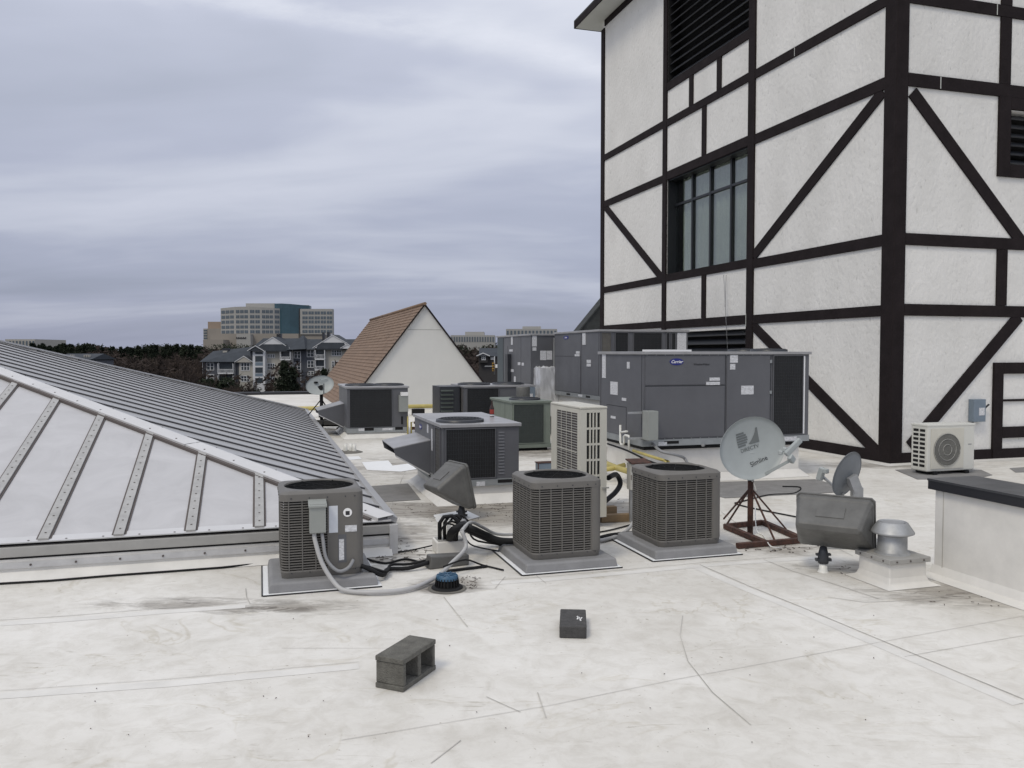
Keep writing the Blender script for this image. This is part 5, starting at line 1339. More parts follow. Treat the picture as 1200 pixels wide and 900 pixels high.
for k in range(24):
    x = -rm + .022 * k + .012
    if abs(x) < rm: hgt = math.sqrt(rm * rm - x * x); g.box(cxm + x - .003, cxm + x + .003, -.022, -.017, czm - hgt, czm + hgt)
for rr in (rm, rm * .66, rm * .33): g.tube([(cxm + rr * math.cos(q * math.pi / 16), -.024, czm + rr * math.sin(q * math.pi / 16)) for q in range(33)], .005, 5)
obj('fan_grille', g, M['grille'], fw, stuff=True)
for k in range(9):
    z = .13 + k * (h_ - .22) / 8.4
    for y0, y1 in ((.05, .16), (.19, .30)):
        g = MB(); g.box(-.003, .002, y0, y1, z, z + .042); obj('side_slot', g, M['dark'], t)
g = MB(); g.box(s_ * .86, s_ * .93, -.003, .001, h_ * .58, h_ * .60); obj('badge', g, M['conduit'], t)
# disconnect on the tower wall
a0, z1 = front(TC, 1140, 468, -.1); a1, z0 = front(TC, 1153.5, 494, -.1)
t = thing('disconnect_box', 'blue grey disconnect switch on the tower wall above the white outdoor unit', 'disconnect box', (TC.x, TC.y, 0), ANG)
g = MB(); g.box(a0, a1, -.13, -.001, z0, z1); obj('box', g, M['elec_blue'], t, bevel=.008)
g = MB(); g.box((a0 + a1) / 2 - .02, a1 - .03, -.134, -.1301, z0 + .12, z0 + .26); obj('sticker', g, M['sticker'], t)
g = MB(); g.bar((a1, -.08, (z0 + z1) / 2 + .02), (a1 + .10, -.10, (z0 + z1) / 2 + .11), .025, .025); obj('handle', g, M['louver'], t)
g = MB(); g.tube([(a0 + .04, -.07, z0), (a0 + .04, -.07, z0 - .02), (a0 - .1, -.07, z0 - .03), (a0 - .35, -.07, z0 - .01)], .018, 8); obj('conduit_run', g, M['conduit'], t)

# ------------------------------------------------------------------ tall cream outdoor unit
o_ = at(680, 607.5, .12)
o_.z = 0
t = thing('tall_outdoor_ac_unit', 'tall cream outdoor heat pump with slotted side, behind the middle condenser', 'outdoor unit', o_, ANG)
sM = front(o_, 711, 540)[0]; tM = side(o_, 646, 500)[0]; zb, zt = .12, front(o_, 690, 476.5)[1]
g = MB(); g.box(.012, sM - .012, .012, tM - .012, zb, zt - .01); obj('casing', g, M['coil'], t)
g = MB(); g.box(-.006, sM + .006, -.006, tM + .006, zt - .03, zt); obj('top_plate', g, M['cream'], t, bevel=.01)
# slotted end (front, x 0..sM): frame members and slot bars
g = MB(); H_ = zt - .031
g.box(0, .075, -.0, .03, zb, H_); g.box(sM - .085, sM, 0, .03, zb, H_)
ztop = H_ - .04; nrow = 5; zs = np.linspace(zb + .30, ztop, nrow + 1)
g.box(.076, sM - .086, 0, .03, H_ - .039, H_); g.box(.076, sM - .086, 0, .03, zb, zb + .30)
for z in zs[1:-1]: g.box(.076, sM - .086, .001, .03, z - .012, z + .012)
obj('end_frame', g, M['cream'], t)
nb = 4; w = (sM - .162) / nb
for k in range(1, nb):
    g = MB(); x = .076 + w * k; g.box(x - .008, x + .008, -.002, .028, zb + .301, H_ - .040); obj('slot_bar', g, M['cream'], t)
# long side with coil behind wire mesh (x = 0 face)
g = MB(); g.box(-.0, .03, 0.031, .10, zb, H_); g.box(0, .03, tM - .20, tM, zb, H_); g.box(0, .03, .101, tM - .201, H_ - .05, H_); g.box(0, .03, .101, tM - .201, zb, zb + .06); obj('side_frame', g, M['cream'], t)
g = MB(); g.box(.008, .0115, .10, tM - .2, zb + .06, H_ - .05); obj('coil', g, M['gap'], t)
g = MB(); z = zb + .08
while z < H_ - .06: g.box(-.003, .007, .101, tM - .201, z, z + .008); z += .030
obj('coil_wires', g, M['grille'], t, stuff=True)
g = MB()
for k in range(1, 4): y = .1 + (tM - .3) * k / 4; g.box(-.006, -.0035, y - .004, y + .004, zb + .06, H_ - .05)
for k in range(1, 5): z = zb + .06 + (H_ - zb - .11) * k / 5; g.box(-.009, -.0065, .101, tM - .201, z - .004, z + .004)
obj('guard_mesh', g, M['cream'], t)
g = MB(); g.box(sM - .06, sM + .02, -.03, -.001, zb + .33, zb + .345); obj('side_handle', g, M['grille'], t)
for y in (.12, tM - .25): g = MB(); g.box(-.02, sM + .02, y, y + .07, .089, .119); obj('foot', g, M['galv'], t)
# timber packers
for (px, py, l, w_, h_, r_, lab) in ((705, 613, .46, .10, .088, ANG - .06, 'weathered timber packer on the roof right of the middle condenser'), (704, 603, .22, .09, .088, ANG, 'short timber block behind the longer packer')):
    g = MB(); g.box(0, l, 0, w_, 0, h_); o = tag(obj('timber_packer', g, M['wood'], None, bevel=.005), lab, 'timber block'); o.location = at(px, py); o.rotation_euler = (0, 0, r_)
g = MB(); g.box(-.05, .03, .12, .9, 0, .088); o = tag(obj('timber_packer', g, M['wood'], None, bevel=.005), 'timber packer hidden under the tall cream unit', 'timber block'); o.location = (t.location.x, t.location.y, 0); o.rotation_euler = (0, 0, ANG)

# ------------------------------------------------------------------ rusted disconnect beside the right condenser
o_ = at(747, 612)
t = thing('disconnect_box', 'old white disconnect box with rusted top and open door beside the right condenser', 'disconnect box', o_, ANG - .05)
fz = lambda py: front(o_, 750, py)[1]
zT, zB = fz(543), fz(572)
g = MB(); g.box(-.09, .01, 0, .12, zB - .02, zT); obj('box', g, M['cream2'], t, bevel=.005)
g = MB(); g.box(.012, .14, -.05, -.03, zB, zT - .02); dr = obj('door', g, M['cream2'], t, bevel=.003)
g = MB(); g.box(.05, .09, -.055, -.0505, zB + .12, zB + .17); obj('latch_hole', g, M['dark'], dr)
g = MB(); g.box(.05, .075, -.054, -.0505, zB + .0, zB + .115); obj('rust_streak', g, M['rust'], dr)
g = MB(); g.ext([(-.10, -.06, zT + .001), (.15, -.06, zT + .001), (.15, .14, zT + .03), (-.10, .14, zT + .03)], (0, 0, .012)); obj('rusted_lid', g, M['rust'], t)
g = MB(); g.box(-.085, -.045, .02, .06, 0, zB - .021); g.box(-.01, .0, .02, .06, 0, zB - .021); obj('support_post', g, M['galv'], t)
g = MB(); g.box(-.085, -.078, -.004, -.001, zB + .10, zB + .16); g.box(-.05, -.03, -.004, -.001, zB + .18, zB + .20); obj('rust_spot', g, M['rust'], t)

# ------------------------------------------------------------------ pipes
def pipe(pts, r, m, label, name='gas_pipe', cat='pipe'):
    g = MB(); g.tube(pts, r, 12); return tag(obj(name, g, M[m]), label, cat)
p0 = at(342, 479, .28); d0 = VX * 13.0
pipe([p0 - VX * 3, p0 + VX * 11], .065, 'yellow', 'thick yellow gas pipe along the foot of the white gable wall')
for k in range(4):
    c_ = p0 + VX * (1.0 + 2.9 * k); g = MB(); g.box(-.2, .2, -.07, .07, 0, .20); o = tag(obj('pipe_support', g, M['rubber']), ('first', 'second', 'third', 'fourth')[k] + ' rubber support from the left under the thick yellow gas pipe', 'pipe support', 'rubber supports under the far yellow gas pipe'); o.location = (c_.x, c_.y, 0); o.rotation_euler = (0, 0, ANG)
pipe([at(600, 556, .13), at(622, 555, .13), at(650, 553.5, .13)], .035, 'yellow', 'yellow gas pipe stub right of the hooded rooftop unit')
pipe([at(700, 539, .22), at(722, 548, .22), at(738, 553, .22), at(765, 562, .22)], .045, 'yellow', 'yellow gas pipe running diagonally behind the rusted disconnect box')
pipe([at(700, 551, .2), at(718, 549, .21), at(732, 545, .25)], .038, 'yellow', 'yellow branch pipe meeting the diagonal one beside the tall cream unit')
pF = [w1(oF, -.28, 1.2, .46), w1(oF, -.28, .3, .46), w1(oF, -.28, -.15, .46), w1(oF, -.2, -.28, .46), w1(oF, -.05, -.30, .46), w1(oF, -.03, -.30, .10)]
pF = [at(742, 528, .50), at(757, 533, .48), at(770, 537, .46), at(783, 541, .45), at(784, 552, .22)]
pipe(pF, .022, 'yellow', 'thin yellow gas line beside the curb of the largest unit')
hose('black_cable', [at(712, 520, .6), at(735, 528, .55), at(760, 540, .45), at(783, 547, .40)], .014, 'rubber', 'black pipe sloping beside the yellow gas line at the largest unit', 'cable')
hose('flexible_conduit', [at(765, 520, .62), at(775, 529, .55), at(792, 533, .5), at(803, 538, .4), at(807, 552, .3), at(804, 566, .1)], .022, 'conduit', 'dark grey conduit arching down behind the right condenser')
hose('flexible_conduit', [w1(oF, 1.0, -.03, zb + .45), at(827, 523, .52), at(825, 535, .35), at(832, 552, .12), at(846, 558, .04), at(856, 555, .04)], .022, 'conduit', 'grey conduit looping down from the largest unit beside the dish')
P_ = lambda px, py: w1(oF, -.10, side(oF, px, py, -.10)[0], side(oF, px, py, -.10)[1])
g = MB()
g.tube([P_(727, 498), P_(727, 518), P_(728, 521), P_(730, 521), P_(731.5, 518), P_(731.5, 511), P_(733, 510), P_(737, 511), P_(737, 514), P_(737, 529)], .018, 8); g.tube([P_(727.5, 506.5), P_(735, 505.5)], .016, 8)
tag(obj('condensate_trap', g, M['pvc']), 'white plastic condensate trap on the left side of the largest unit', 'pipe')
g = MB(); o_ = at(706, 535); 
for (x, w_) in ((.0, .06), (.18, .05)): g.box(x, x + w_, 0, .06, 0.13, .62)
g.box(-.2, .35, -.1, .16, 0, .13)
o = tag(obj('strut_stand', g, M['rubber']), 'dark strut stand left of the largest unit', 'stand'); o.location = at(718, 549); o.rotation_euler = (0, 0, ANG)
# dark insulated elbow by the tall cream unit
hose('refrigerant_line', [at(713, 560, .42), at(722, 556, .38), at(727, 566, .25), at(722, 576, .15), at(712, 585, .08), at(703, 592, .06)], .034, 'rubber', 'black insulated elbow emerging right of the tall cream unit')
# grey box beside hooded unit
o_ = at(630, 562); t = thing('junction_box', 'small blue grey junction box with rusty rim beside the tall cream unit', 'junction box', at(631, 566), ANG)
g = MB(); g.box(0, .28, 0, .15, .08, .30); obj('box', g, M['elec_blue'], t, bevel=.006)
g = MB(); g.box(-.01, .29, -.01, .16, .301, .312); g.box(-.012, .0, -.012, .0, .08, .30); obj('rusty_rim', g, M['rust'], t)
g = MB(); g.box(.05, .09, .05, .1, 0, .08); g.box(.2, .24, .05, .1, 0, .08); obj('leg', g, M['rust'], t)
# valve cluster right of unit A
t = thing('gas_valve_assembly', 'small brass gas valves and pipes beside the far rooftop unit', 'valve', at(482, 512), ANG)
g = MB(); g.tube([(0, 0, 0), (0, 0, .35), (.12, 0, .35), (.12, 0, .55)], .02, 8); g.tube([(-.1, -.1, .0), (-.1, -.1, .5)], .018, 8); g.tube([(.12, 0, .2), (.3, 0, .2)], .02, 8); obj('riser', g, M['yellow'], t)
g = MB(); g.lathe([(.001, 0), (.06, .01), (.06, .06), (.001, .08)], 12, (.12, 0, .30)); g.box(.02, .08, -.03, .03, .17, .24); obj('regulator', g, M['rust'], t)
# pipe boot pair on the roof
t = thing('pipe_boot', 'cluster of short white pipe stubs on the roof beyond the ribbed skylight', 'vent', at(409, 530), 0)
g = MB(); g.lathe([(.28, .003), (.2, .03), (.001, .035)], 16); obj('flashing', g, M['coil_tan'], t)
for k, (x, y) in enumerate(((-.07, 0), (.03, .03), (.11, -.02))): g = MB(); g.lathe([(.05, .02), (.04, .08), (.035, .17), (.001, .17)], 10, (x, y, 0)); obj('stub', g, M['pvc'], t)
# cables slung down the tower wall
g = MB(); 
for (a, b) in (((848, 322), (856, 409)), ((851, 322), (853, 360))):
    y0, z0_ = side(TC, *a, -.07); y1, z1_ = side(TC, *b, -.07); g.tube([TC + UX * y0 + VX * -.07 + Vector((0, 0, z0_)), TC + UX * (y0 * .6 + y1 * .4) - VX * .10 + Vector((0, 0, z0_ * .6 + z1_ * .4 - .02)), TC + UX * y1 - VX * .15 + Vector((0, 0, z1_))], .007, 5)
tag(obj('hanging_cable', g, M['conduit']), 'thin cable hanging down the tower wall below the big window', 'cable')

# ------------------------------------------------------------------ brown shingled gable
gb = thing('shingled_gable', 'white gable wall with a brown shingled roof rising from the far part of the roof', 'dormer', (0, 0, 0), ANG)
o_ = at(498, 479.5); gb.location = (o_.x, o_.y, 0)
GH = front(o_, 498, 358)[1]; xr, zr_ = front(o_, 566, 449); HWd = xr / (1 - zr_ / GH); GL = 15.0
g = MB(); g.ext([(-HWd, 0, 0), (HWd, 0, 0), (0, 0, GH)], (0, .2, 0)); obj('gable_wall', g, M['gable_white'], gb)
g = MB(); g.ext([(-HWd, GL - .2, 0), (HWd, GL - .2, 0), (0, GL - .2, GH)], (0, .2, 0)); obj('gable_wall', g, M['gable_white'], gb)
SL = math.hypot(HWd, GH); NC = 30
nrm = Vector((-GH, 0, HWd)).normalized()
rnd = random.Random(3)
shing_meshes = []
for k in range(NC):
    f0, f1 = k / NC, (k + 1.25) / NC
    g = MB(); y = -.12
    while y < GL:
        w_ = rnd.uniform(.28, .36) * 3; lift = .004 + rnd.uniform(0, .009)
        a = Vector((-HWd * (1 - f0), 0, GH * f0)); b = Vector((-HWd * (1 - min(f1, 1.0)), 0, GH * min(f1, 1.0)))
        a = a + nrm * (.03 + lift); b = b + nrm * .008
        y1 = min(y + w_ - .012, GL)
        g.add([(a.x, y, a.z), (a.x, y1, a.z), (b.x, y1, b.z), (b.x, y, b.z), (a.x - nrm.x * .03, y, a.z - nrm.z * .03), (a.x - nrm.x * .03, y1, a.z - nrm.z * .03)], [(0, 3, 2, 1), (0, 1, 5, 4)]); y += w_
    o = obj('shingle_course', g, M['shingle_a'], gb)
g = MB()
for sgn in (-1, 1):
    g.ext([(sgn * HWd, -.10, -.0), (0, -.10, GH + .0), (0, -.10, GH + .07), (sgn * (HWd + .05), -.10, .0)], (0, .09, 0))
obj('rake_trim', g, M['timber'], gb)
g = MB(); n2_ = Vector((GH, 0, HWd)).normalized() * .04; g.ext([(HWd, -.0, 0), (0, 0, GH), Vector((0, 0, GH)) + n2_, Vector((HWd, 0, 0)) + n2_], (0, GL, 0)); obj('right_slope', g, M['shingle_a'], gb)
g = MB(); n2_ = Vector((-GH, 0, HWd)).normalized() * .02; g.ext([(-HWd, .0, 0), (0, 0, GH), Vector((0, 0, GH)) + n2_, Vector((-HWd, 0, 0)) + n2_], (0, GL, 0)); obj('roof_deck_board', g, M['shingle_a'], gb)
g = MB(); g.box(-.6, .6, -.004, .0, GH * .765, GH * .77); obj('stucco_joint', g, M['sill_grey'], gb)
g = MB(); g.tube([(0, -.12, GH + .06), (0, GL, GH + .06)], .06, 6); obj('ridge_cap', g, M['shingle_a'], gb)

# ------------------------------------------------------------------ far buildings
def far_thing(name, label, cat, px, y, zbase):
    p = aty(px, 413, y); t = thing(name, label, cat, (p.x, y, zbase)); 
    def Q(px_, py_, dy=0.0):
        q = aty(px_, py_, y + dy); return q.x - p.x, q.z - zbase
    return t, Q
def fbox(Q, t, name, m, px0, px1, py0, py1, d0, d1, toground=False, parent=None):
    x0, z1 = Q(px0, py0, d0); x1, z0 = Q(px1, py1, d0)
    if toground: z0 = 0
    g = MB(); g.box(x0, x1, d0, d1, z0, z1); return obj(name, g, M[m], parent or t)
def gableroof(Q, t, pxl, pxr, pxa, pye_l, pye_r, pya, d0, d1, m='far_roof', trim=True, fill='trim_white', pent=None):
    xl, zl = Q(pxl, pye_l); xr_, zr2 = Q(pxr, pye_r); xa_, za = Q(pxa, pya)
    th = .22
    g = MB(); g.ext([(xl, d0, zl), (xa_, d0, za), (xr_, d0, zr2), (xr_, d0, zr2 + th), (xa_, d0, za + th), (xl, d0, zl + th)], (0, d1 - d0, 0)); r = obj('roof', g, M[m], t)
    if trim:
        g = MB(); w = .16
        g.ext([(xl - .3, d0 - .12, zl - .02), (xa_, d0 - .12, za - .05), (xr_ + .3, d0 - .12, zr2 - .02), (xr_ + .3, d0 - .12, zr2 + w), (xa_, d0 - .12, za + w * .9), (xl - .3, d0 - .12, zl + w)], (0, .11, 0)); obj('rake_board', g, M['trim_white'], r)
    g = MB(); g.ext([(xl, d0 + .02, zl), (xa_, d0 + .02, za), (xr_, d0 + .02, zr2)], (0, .3, 0)); obj('gable_face', g, M[fill], r)
    return r
def fwin(Q, t, px0, px1, py0, py1, d, n=2, tr=True):
    x0, z1 = Q(px0, py0); x1, z0 = Q(px1, py1)
    g = MB(); fr = .14
    g.box(x0, x1, d - .10, d, z0, z0 + fr); g.box(x0, x1, d - .10, d, z1 - fr, z1); g.box(x0, x0 + fr, d - .099, d, z0 + fr, z1 - fr); g.box(x1 - fr, x1, d - .099, d, z0 + fr, z1 - fr)
    for k in range(1, n): x = x0 + (x1 - x0) * k / n; g.box(x - .08, x + .08, d - .098, d, z0 + fr, z1 - fr)
    g.box(x0 + fr, x1 - fr, d - .09, d, (z0 + z1) / 2 - .05, (z0 + z1) / 2 + .05)
    w = obj('window', g, M['trim_white'], t)
    g = MB(); g.box(x0 + fr, x1 - fr, d - .03, d + .0, z0 + fr, z1 - fr); obj('pane', g, M['far_window'], w)
def balcony(Q, t, px0, px1, py0, py1, d, rail_py):
    x0, z1 = Q(px0, py0); x1, z0 = Q(px1, py1); zr2 = Q(px0, rail_py)[1]
    g = MB(); g.box(x0, x1, d - .04, d - .001, z0, z1); b = obj('balcony', g, M['dark' if False else 'far_window'], t)
    g = MB(); g.box(x0 - .15, x0, d - 1.2, d - .05, z0 - .2, z1); g.box(x1, x1 + .15, d - 1.2, d - .05, z0 - .2, z1); g.box(x0, x1, d - 1.2, d - .05, z0 - .25, z0 - .02); obj('balcony_frame', g, M['trim_white'], b)
    g = MB(); n = max(6, int((x1 - x0) / .3)); g.box(x0, x1, d - 1.2, d - 1.12, zr2 - .1, zr2); g.box(x0, x1, d - 1.2, d - 1.12, z0, z0 + .1)
    for k in range(1, n): x = x0 + (x1 - x0) * k / n; g.box(x - .05, x + .05, d - 1.19, d - 1.13, z0 + .1, zr2 - .1)
    obj('railing', g, M['trim_white'], b)

AY = 214.0
ap, Q = far_thing('apartment_building', 'slate and beige apartment building with white gables below the office block', 'apartments', 322, AY, -12.0)
fbox(Q, ap, 'wall', 'slate_siding', 237, 293, 423.5, 470, 0, 12, True)
fbox(Q, ap, 'bay_wall', 'beige_siding', 280, 297.5, 424, 470, -1.5, 0, True)
fbox(Q, ap, 'stair_tower', 'trim_white', 296, 311, 411, 470, -2.2, 0, True)
fbox(Q, ap, 'wall', 'beige_siding', 310, 343.5, 410.5, 470, -.3, 12, True)
fbox(Q, ap, 'wall', 'slate_siding', 343.5, 370, 408.5, 470, .5, 12, True)
fbox(Q, ap, 'wall', 'beige_siding', 370, 412, 408.5, 470, -.3, 12, True)
fbox(Q, ap, 'wall', 'slate_siding', 293.1, 309.9, 412, 470, 0.3, 12, True)
for px in (237.5, 256.5, 275.5, 343.5, 352.5, 369.5): fbox(Q, ap, 'corner_board', 'trim_white', px - .5, px + .5, 412 if px > 300 else 424, 470, -.4, -.31, True)
# main roofs
def hiproof(pts_eave, pts_ridge, d0, d1, th=.3):
    (a, b), (c, d_) = pts_eave, pts_ridge
    x0, z0 = Q(*a); x1, z1 = Q(*b); rx0, rz0 = Q(*c); rx1, rz1 = Q(*d_); dm = (d0 + d1) / 2
    g = MB(); g.add([(x0, d0, z0), (x1, d0, z1), (x1, d1, z1), (x0, d1, z0), (rx0, dm, rz0), (rx1, dm, rz1)], [(0, 1, 5, 4), (1, 2, 5), (2, 3, 4, 5), (3, 0, 4), (3, 2, 1, 0)])
    return obj('roof', g, M['far_roof'], ap)
hiproof(((235.5, 424), (300, 424)), ((240, 411.5), (297, 405)), -1.0, 13)
hiproof(((292, 412), (352, 411)), ((300, 396), (352, 396)), -1.5, 14)
hiproof(((340, 410), (415, 408.5)), ((342, 397), (413, 397)), -.9, 14)
r_ = hiproof(((338, 410), (360, 409)), ((348.5, 392.5), (350, 392.5)), -2, 12)
gableroof(Q, ap, 279.5, 298, 289, 424.5, 424.5, 417.5, -2.2, 6, fill='beige_siding')
gableroof(Q, ap, 295.5, 312, 303.5, 411.5, 411.5, 405.5, -3.0, 4, fill='far_roof')
gableroof(Q, ap, 299, 343.5, 321, 410.5, 411, 395.5, -1.2, 7, fill='trim_white')
gableroof(Q, ap, 369, 411.5, 391, 408, 405.5, 393, -1.2, 7, fill='trim_white')
gableroof(Q, ap, 402.5, 417, 409.5, 408.5, 409, 403.5, -2.5, 4, fill='trim_white')
# pent roofs across the two large gables
for (l, r, y0, y1) in ((303, 342, 403.5, 410.6), (372, 408, 401.5, 408.4)):
    x0, z1 = Q(l + 4, y0); x1, z0 = Q(r, y1); x1b = Q(r - 4, y0)[0]; x0b = Q(l, y1)[0]
    g = MB(); g.add([(x0b, -1.6, z0), (x1, -1.6, z0), (x1b, -1.22, z1), (x0, -1.22, z1)], [(0, 1, 2, 3)]); g.box(x0b, x1, -1.6, -.31, z0 - .3, z0); obj('pent_roof', g, M['far_roof'], ap)
for (a, b, c, d_, n, dd) in ((242, 251, 425, 434, 2, 0), (242, 251, 438.5, 447, 2, 0), (284.5, 295, 424.8, 434.2, 3, -1.5), (284.5, 295, 440, 447, 3, -1.5),
                         (311.5, 322.5, 415, 419.5, 4, -.3), (311.5, 322.5, 425.5, 433, 4, -.3), (344, 352, 411.5, 420, 2, .5), (344, 352, 425, 433.5, 2, .5),
                         (359, 367.5, 409.5, 418.5, 2, .5), (359.5, 367.5, 422.5, 431, 2, .5), (360, 367.5, 435, 440, 2, .5), (389, 400.5, 410, 417, 4, -.3), (389, 400.5, 423, 430, 4, -.3), (311.5, 322.5, 438, 446, 4, -.3)):
    fwin(Q, ap, a, b, c, d_, dd, n)
for q in ((257.5, 274.5, 426, 437, -.01, 432.5), (330.5, 341.5, 412, 421, -.31, 418), (330.5, 341.5, 424.5, 434, -.31, 431), (371, 381.5, 410, 420.5, -.31, 415.5), (371, 381.5, 422, 433, -.31, 429), (257.5, 274.5, 440, 450, -.01, 446)):
    balcony(Q, ap, q[0], q[1], q[2], q[3], q[4], q[5])
for (y0, y1) in ((412.3, 415), (417.2, 424), (430.5, 437), (443, 449)): fbox(Q, ap, 'stair_opening', 'far_window', 299, 308, y0, y1, -2.23, -2.19)
for (y0, y1) in ((424.5, 428.5), (437.5, 441)): fbox(Q, ap, 'stair_railing', 'elec_blue', 299, 308, y0, y1, -2.24, -2.19)
for q in ((324, 325.5, 391.5), (326.5, 329, 391), (377.5, 379.5, 389.5), (383, 386, 389)):
    fbox(Q, ap, 'chimney', 'louver', q[0], q[1], q[2], 400, 5, 6.5)
fbox(Q, ap, 'chimney', 'beige_siding', 261, 266, 410.5, 420, 4, 6); fbox(Q, ap, 'chimney_top', 'louver', 260.5, 266.5, 408, 410.4, 3.9, 6.1)

OY = 610.0
of, Q = far_thing('office_block', 'large pale office block with teal glass tower on the skyline', 'office', 315, OY, -6.0)
fbox(Q, of, 'podium', 'office_tan', 246, 350, 391, 430, 0, 60, True); fbox(Q, of, 'podium_wing', 'office_tan', 238, 262, 398, 430, -12, 30, True)
fbox(Q, of, 'podium_entrance', 'office_wall', 277, 294, 391.5, 430, -6, 0, True); fbox(Q, of, 'podium_wing', 'office_tan', 350, 380, 392, 430, 4, 60, True)
fbox(Q, of, 'rear_block', 'office_orange', 243.5, 259, 377, 398, 14, 60); fbox(Q, of, 'rear_block_base', 'office_tan', 243, 259, 385, 399, 12, 60)
fbox(Q, of, 'side_tower', 'office_wall', 238.2, 243, 385, 400, 16, 40)
for k in range(4): fbox(Q, of, 'window', 'office_win', 238.6, 242.7, 386.5 + 3 * k, 388 + 3 * k, 15.8, 16)
g = MB(); x0, z1 = Q(280, 395); x1, z0 = Q(292, 397.2); n = 9
for k in range(n): x = x0 + (x1 - x0) * k / n; g.box(x, x + (x1 - x0) / n * .6, -6.3, -6.01, z0, z1 - (.5 if k % 2 else 0))
obj('podium_sign', g, M['ink'], of, stuff=True)
# faceted left wing
fac = [(258.5, 361.3, 12), (275.5, 359.5, 2), (292, 359.2, 0), (306, 360, 0.5), (321, 361.2, 3), (335, 362.0, 8)]
for i in range(len(fac) - 1):
    (pa, ya, da), (pb_, yb, db) = fac[i], fac[i + 1]
    xa_, za = Q(pa, ya, da); xb_, zb_ = Q(pb_, yb, db); zc_ = Q(pa, 391)[1]; zt_ = min(za, zb_)
    g = MB(); g.add([(xa_, da, zc_), (xb_, db, zc_), (xb_, db, zb_), (xa_, da, za), (xa_, 50, zc_), (xb_, 50, zc_), (xb_, 50, zb_), (xa_, 50, za)], [(0, 1, 2, 3), (3, 2, 6, 7), (1, 5, 6, 2), (4, 0, 3, 7)])
    w = obj('facade', g, M['office_wall'], of)
    nb_ = {0: 3, 1: 3, 2: 2, 3: 3, 4: 2}[i]
    A_v = Vector((xa_, da, 0)); B_v = Vector((xb_, db, 0)); dv = (B_v - A_v); nv = Vector((dv.y, -dv.x, 0)).normalized()
    for r in range(5):
        for c in range(nb_):
            f0 = .06 + .9 * c / nb_; f1 = f0 + .9 / nb_ * .84
            zrow = [363.2, 369.3, 375.2, 381.3, 387.0][r]; zz1 = Q(300, zrow)[1]; zz0 = Q(300, zrow + 3.6)[1]
            p = A_v + dv * f0 + nv * .15; q = A_v + dv * f1 + nv * .15
            g = MB(); 
            for h_ in range(2):
                pp = p + (q - p) * (h_ * .52); qq = p + (q - p) * (h_ * .52 + .46)
                g.add([(pp.x, pp.y, zz0), (qq.x, qq.y, zz0), (qq.x, qq.y, zz1), (pp.x, pp.y, zz1)], [(0, 1, 2, 3)])
            o = obj('window', g, M['office_win'], w)
fbox(Q, of, 'penthouse', 'office_wall', 288, 322, 355.5, 362, 14, 44); fbox(Q, of, 'penthouse', 'office_wall', 356, 361, 357.5, 364, 10, 14)
# glass tower (slightly curved)
gx = [318, 328, 338, 348, 359.5]; gy = [355.0, 355.2, 355.8, 356.6, 357.4]; gd = [8, 4.5, 3.5, 5, 9]
for i in range(4):
    xa_, za = Q(gx[i], gy[i]); xb_, zb_ = Q(gx[i + 1], gy[i + 1]); zc_ = Q(330, 391.5)[1]
    g = MB(); g.add([(xa_, gd[i], zc_), (xb_, gd[i + 1], zc_), (xb_, gd[i + 1], zb_), (xa_, gd[i], za), (xa_, 14, zc_), (xb_, 14, zc_), (xb_, 14, zb_), (xa_, 14, za)], [(0, 1, 2, 3), (3, 2, 6, 7), (1, 5, 6, 2), (4, 0, 3, 7)])
    obj('glass_wall', g, M['office_glass'], of)
fbox(Q, of, 'dark_reveal', 'louver', 350, 351.5, 361.5, 391.5, 4, 10)
w = fbox(Q, of, 'facade', 'office_wall', 351.6, 389.5, 362, 391.8, 3, 9)
for r in range(5):
    for c in range(5):
        for h_ in range(2):
            a = 353.2 + c * 7.2 + h_ * 3.3; zr2 = [364.7, 370.5, 375.3, 381.3, 386.6][r]
            if h_ == 0:
                g = MB()
            x0, z1 = Q(a, zr2); x1, z0 = Q(a + 2.8, zr2 + 3.4); g.box(x0, x1, 2.85, 3.0, z0, z1)
        obj('window', g, M['office_win'], w)

def simple_office(label, y, px0, px1, py0, py1, cols, dm='office_wall', pent=None, zbase=-5):
    t, Q_ = far_thing('office_building', label, 'office', (px0 + px1) / 2, y, zbase)
    w = fbox(Q_, t, 'wall', dm, px0, px1, py0, py1, 0, 30, True)
    if pent: fbox(Q_, t, 'penthouse', 'office_wall', *pent, 4, 20)
    n = cols
    for k in range(n):
        a = px0 + (px1 - px0) * (k + .2) / n; b = px0 + (px1 - px0) * (k + .7) / n
        o = fbox(Q_, t, 'window', 'office_win', a, b, py0 + 2.0, py1 - 2.0, -.2, .1)
    return t, Q_
simple_office('pale low office building on the wooded slope right of the white gable', 480, 528, 579.5, 392.8, 402.5, 17, pent=(545, 567, 388.8, 394))
simple_office('pale flat office building with round roof plant peeping over the rear rooftop unit', 430, 593, 653, 385.5, 394, 14, pent=(612.5, 634, 382.5, 387))
simple_office('small pale building on the skyline at the far left above the skylight', 430, 6, 41, 397.5, 408, 9, dm='beige_siding')
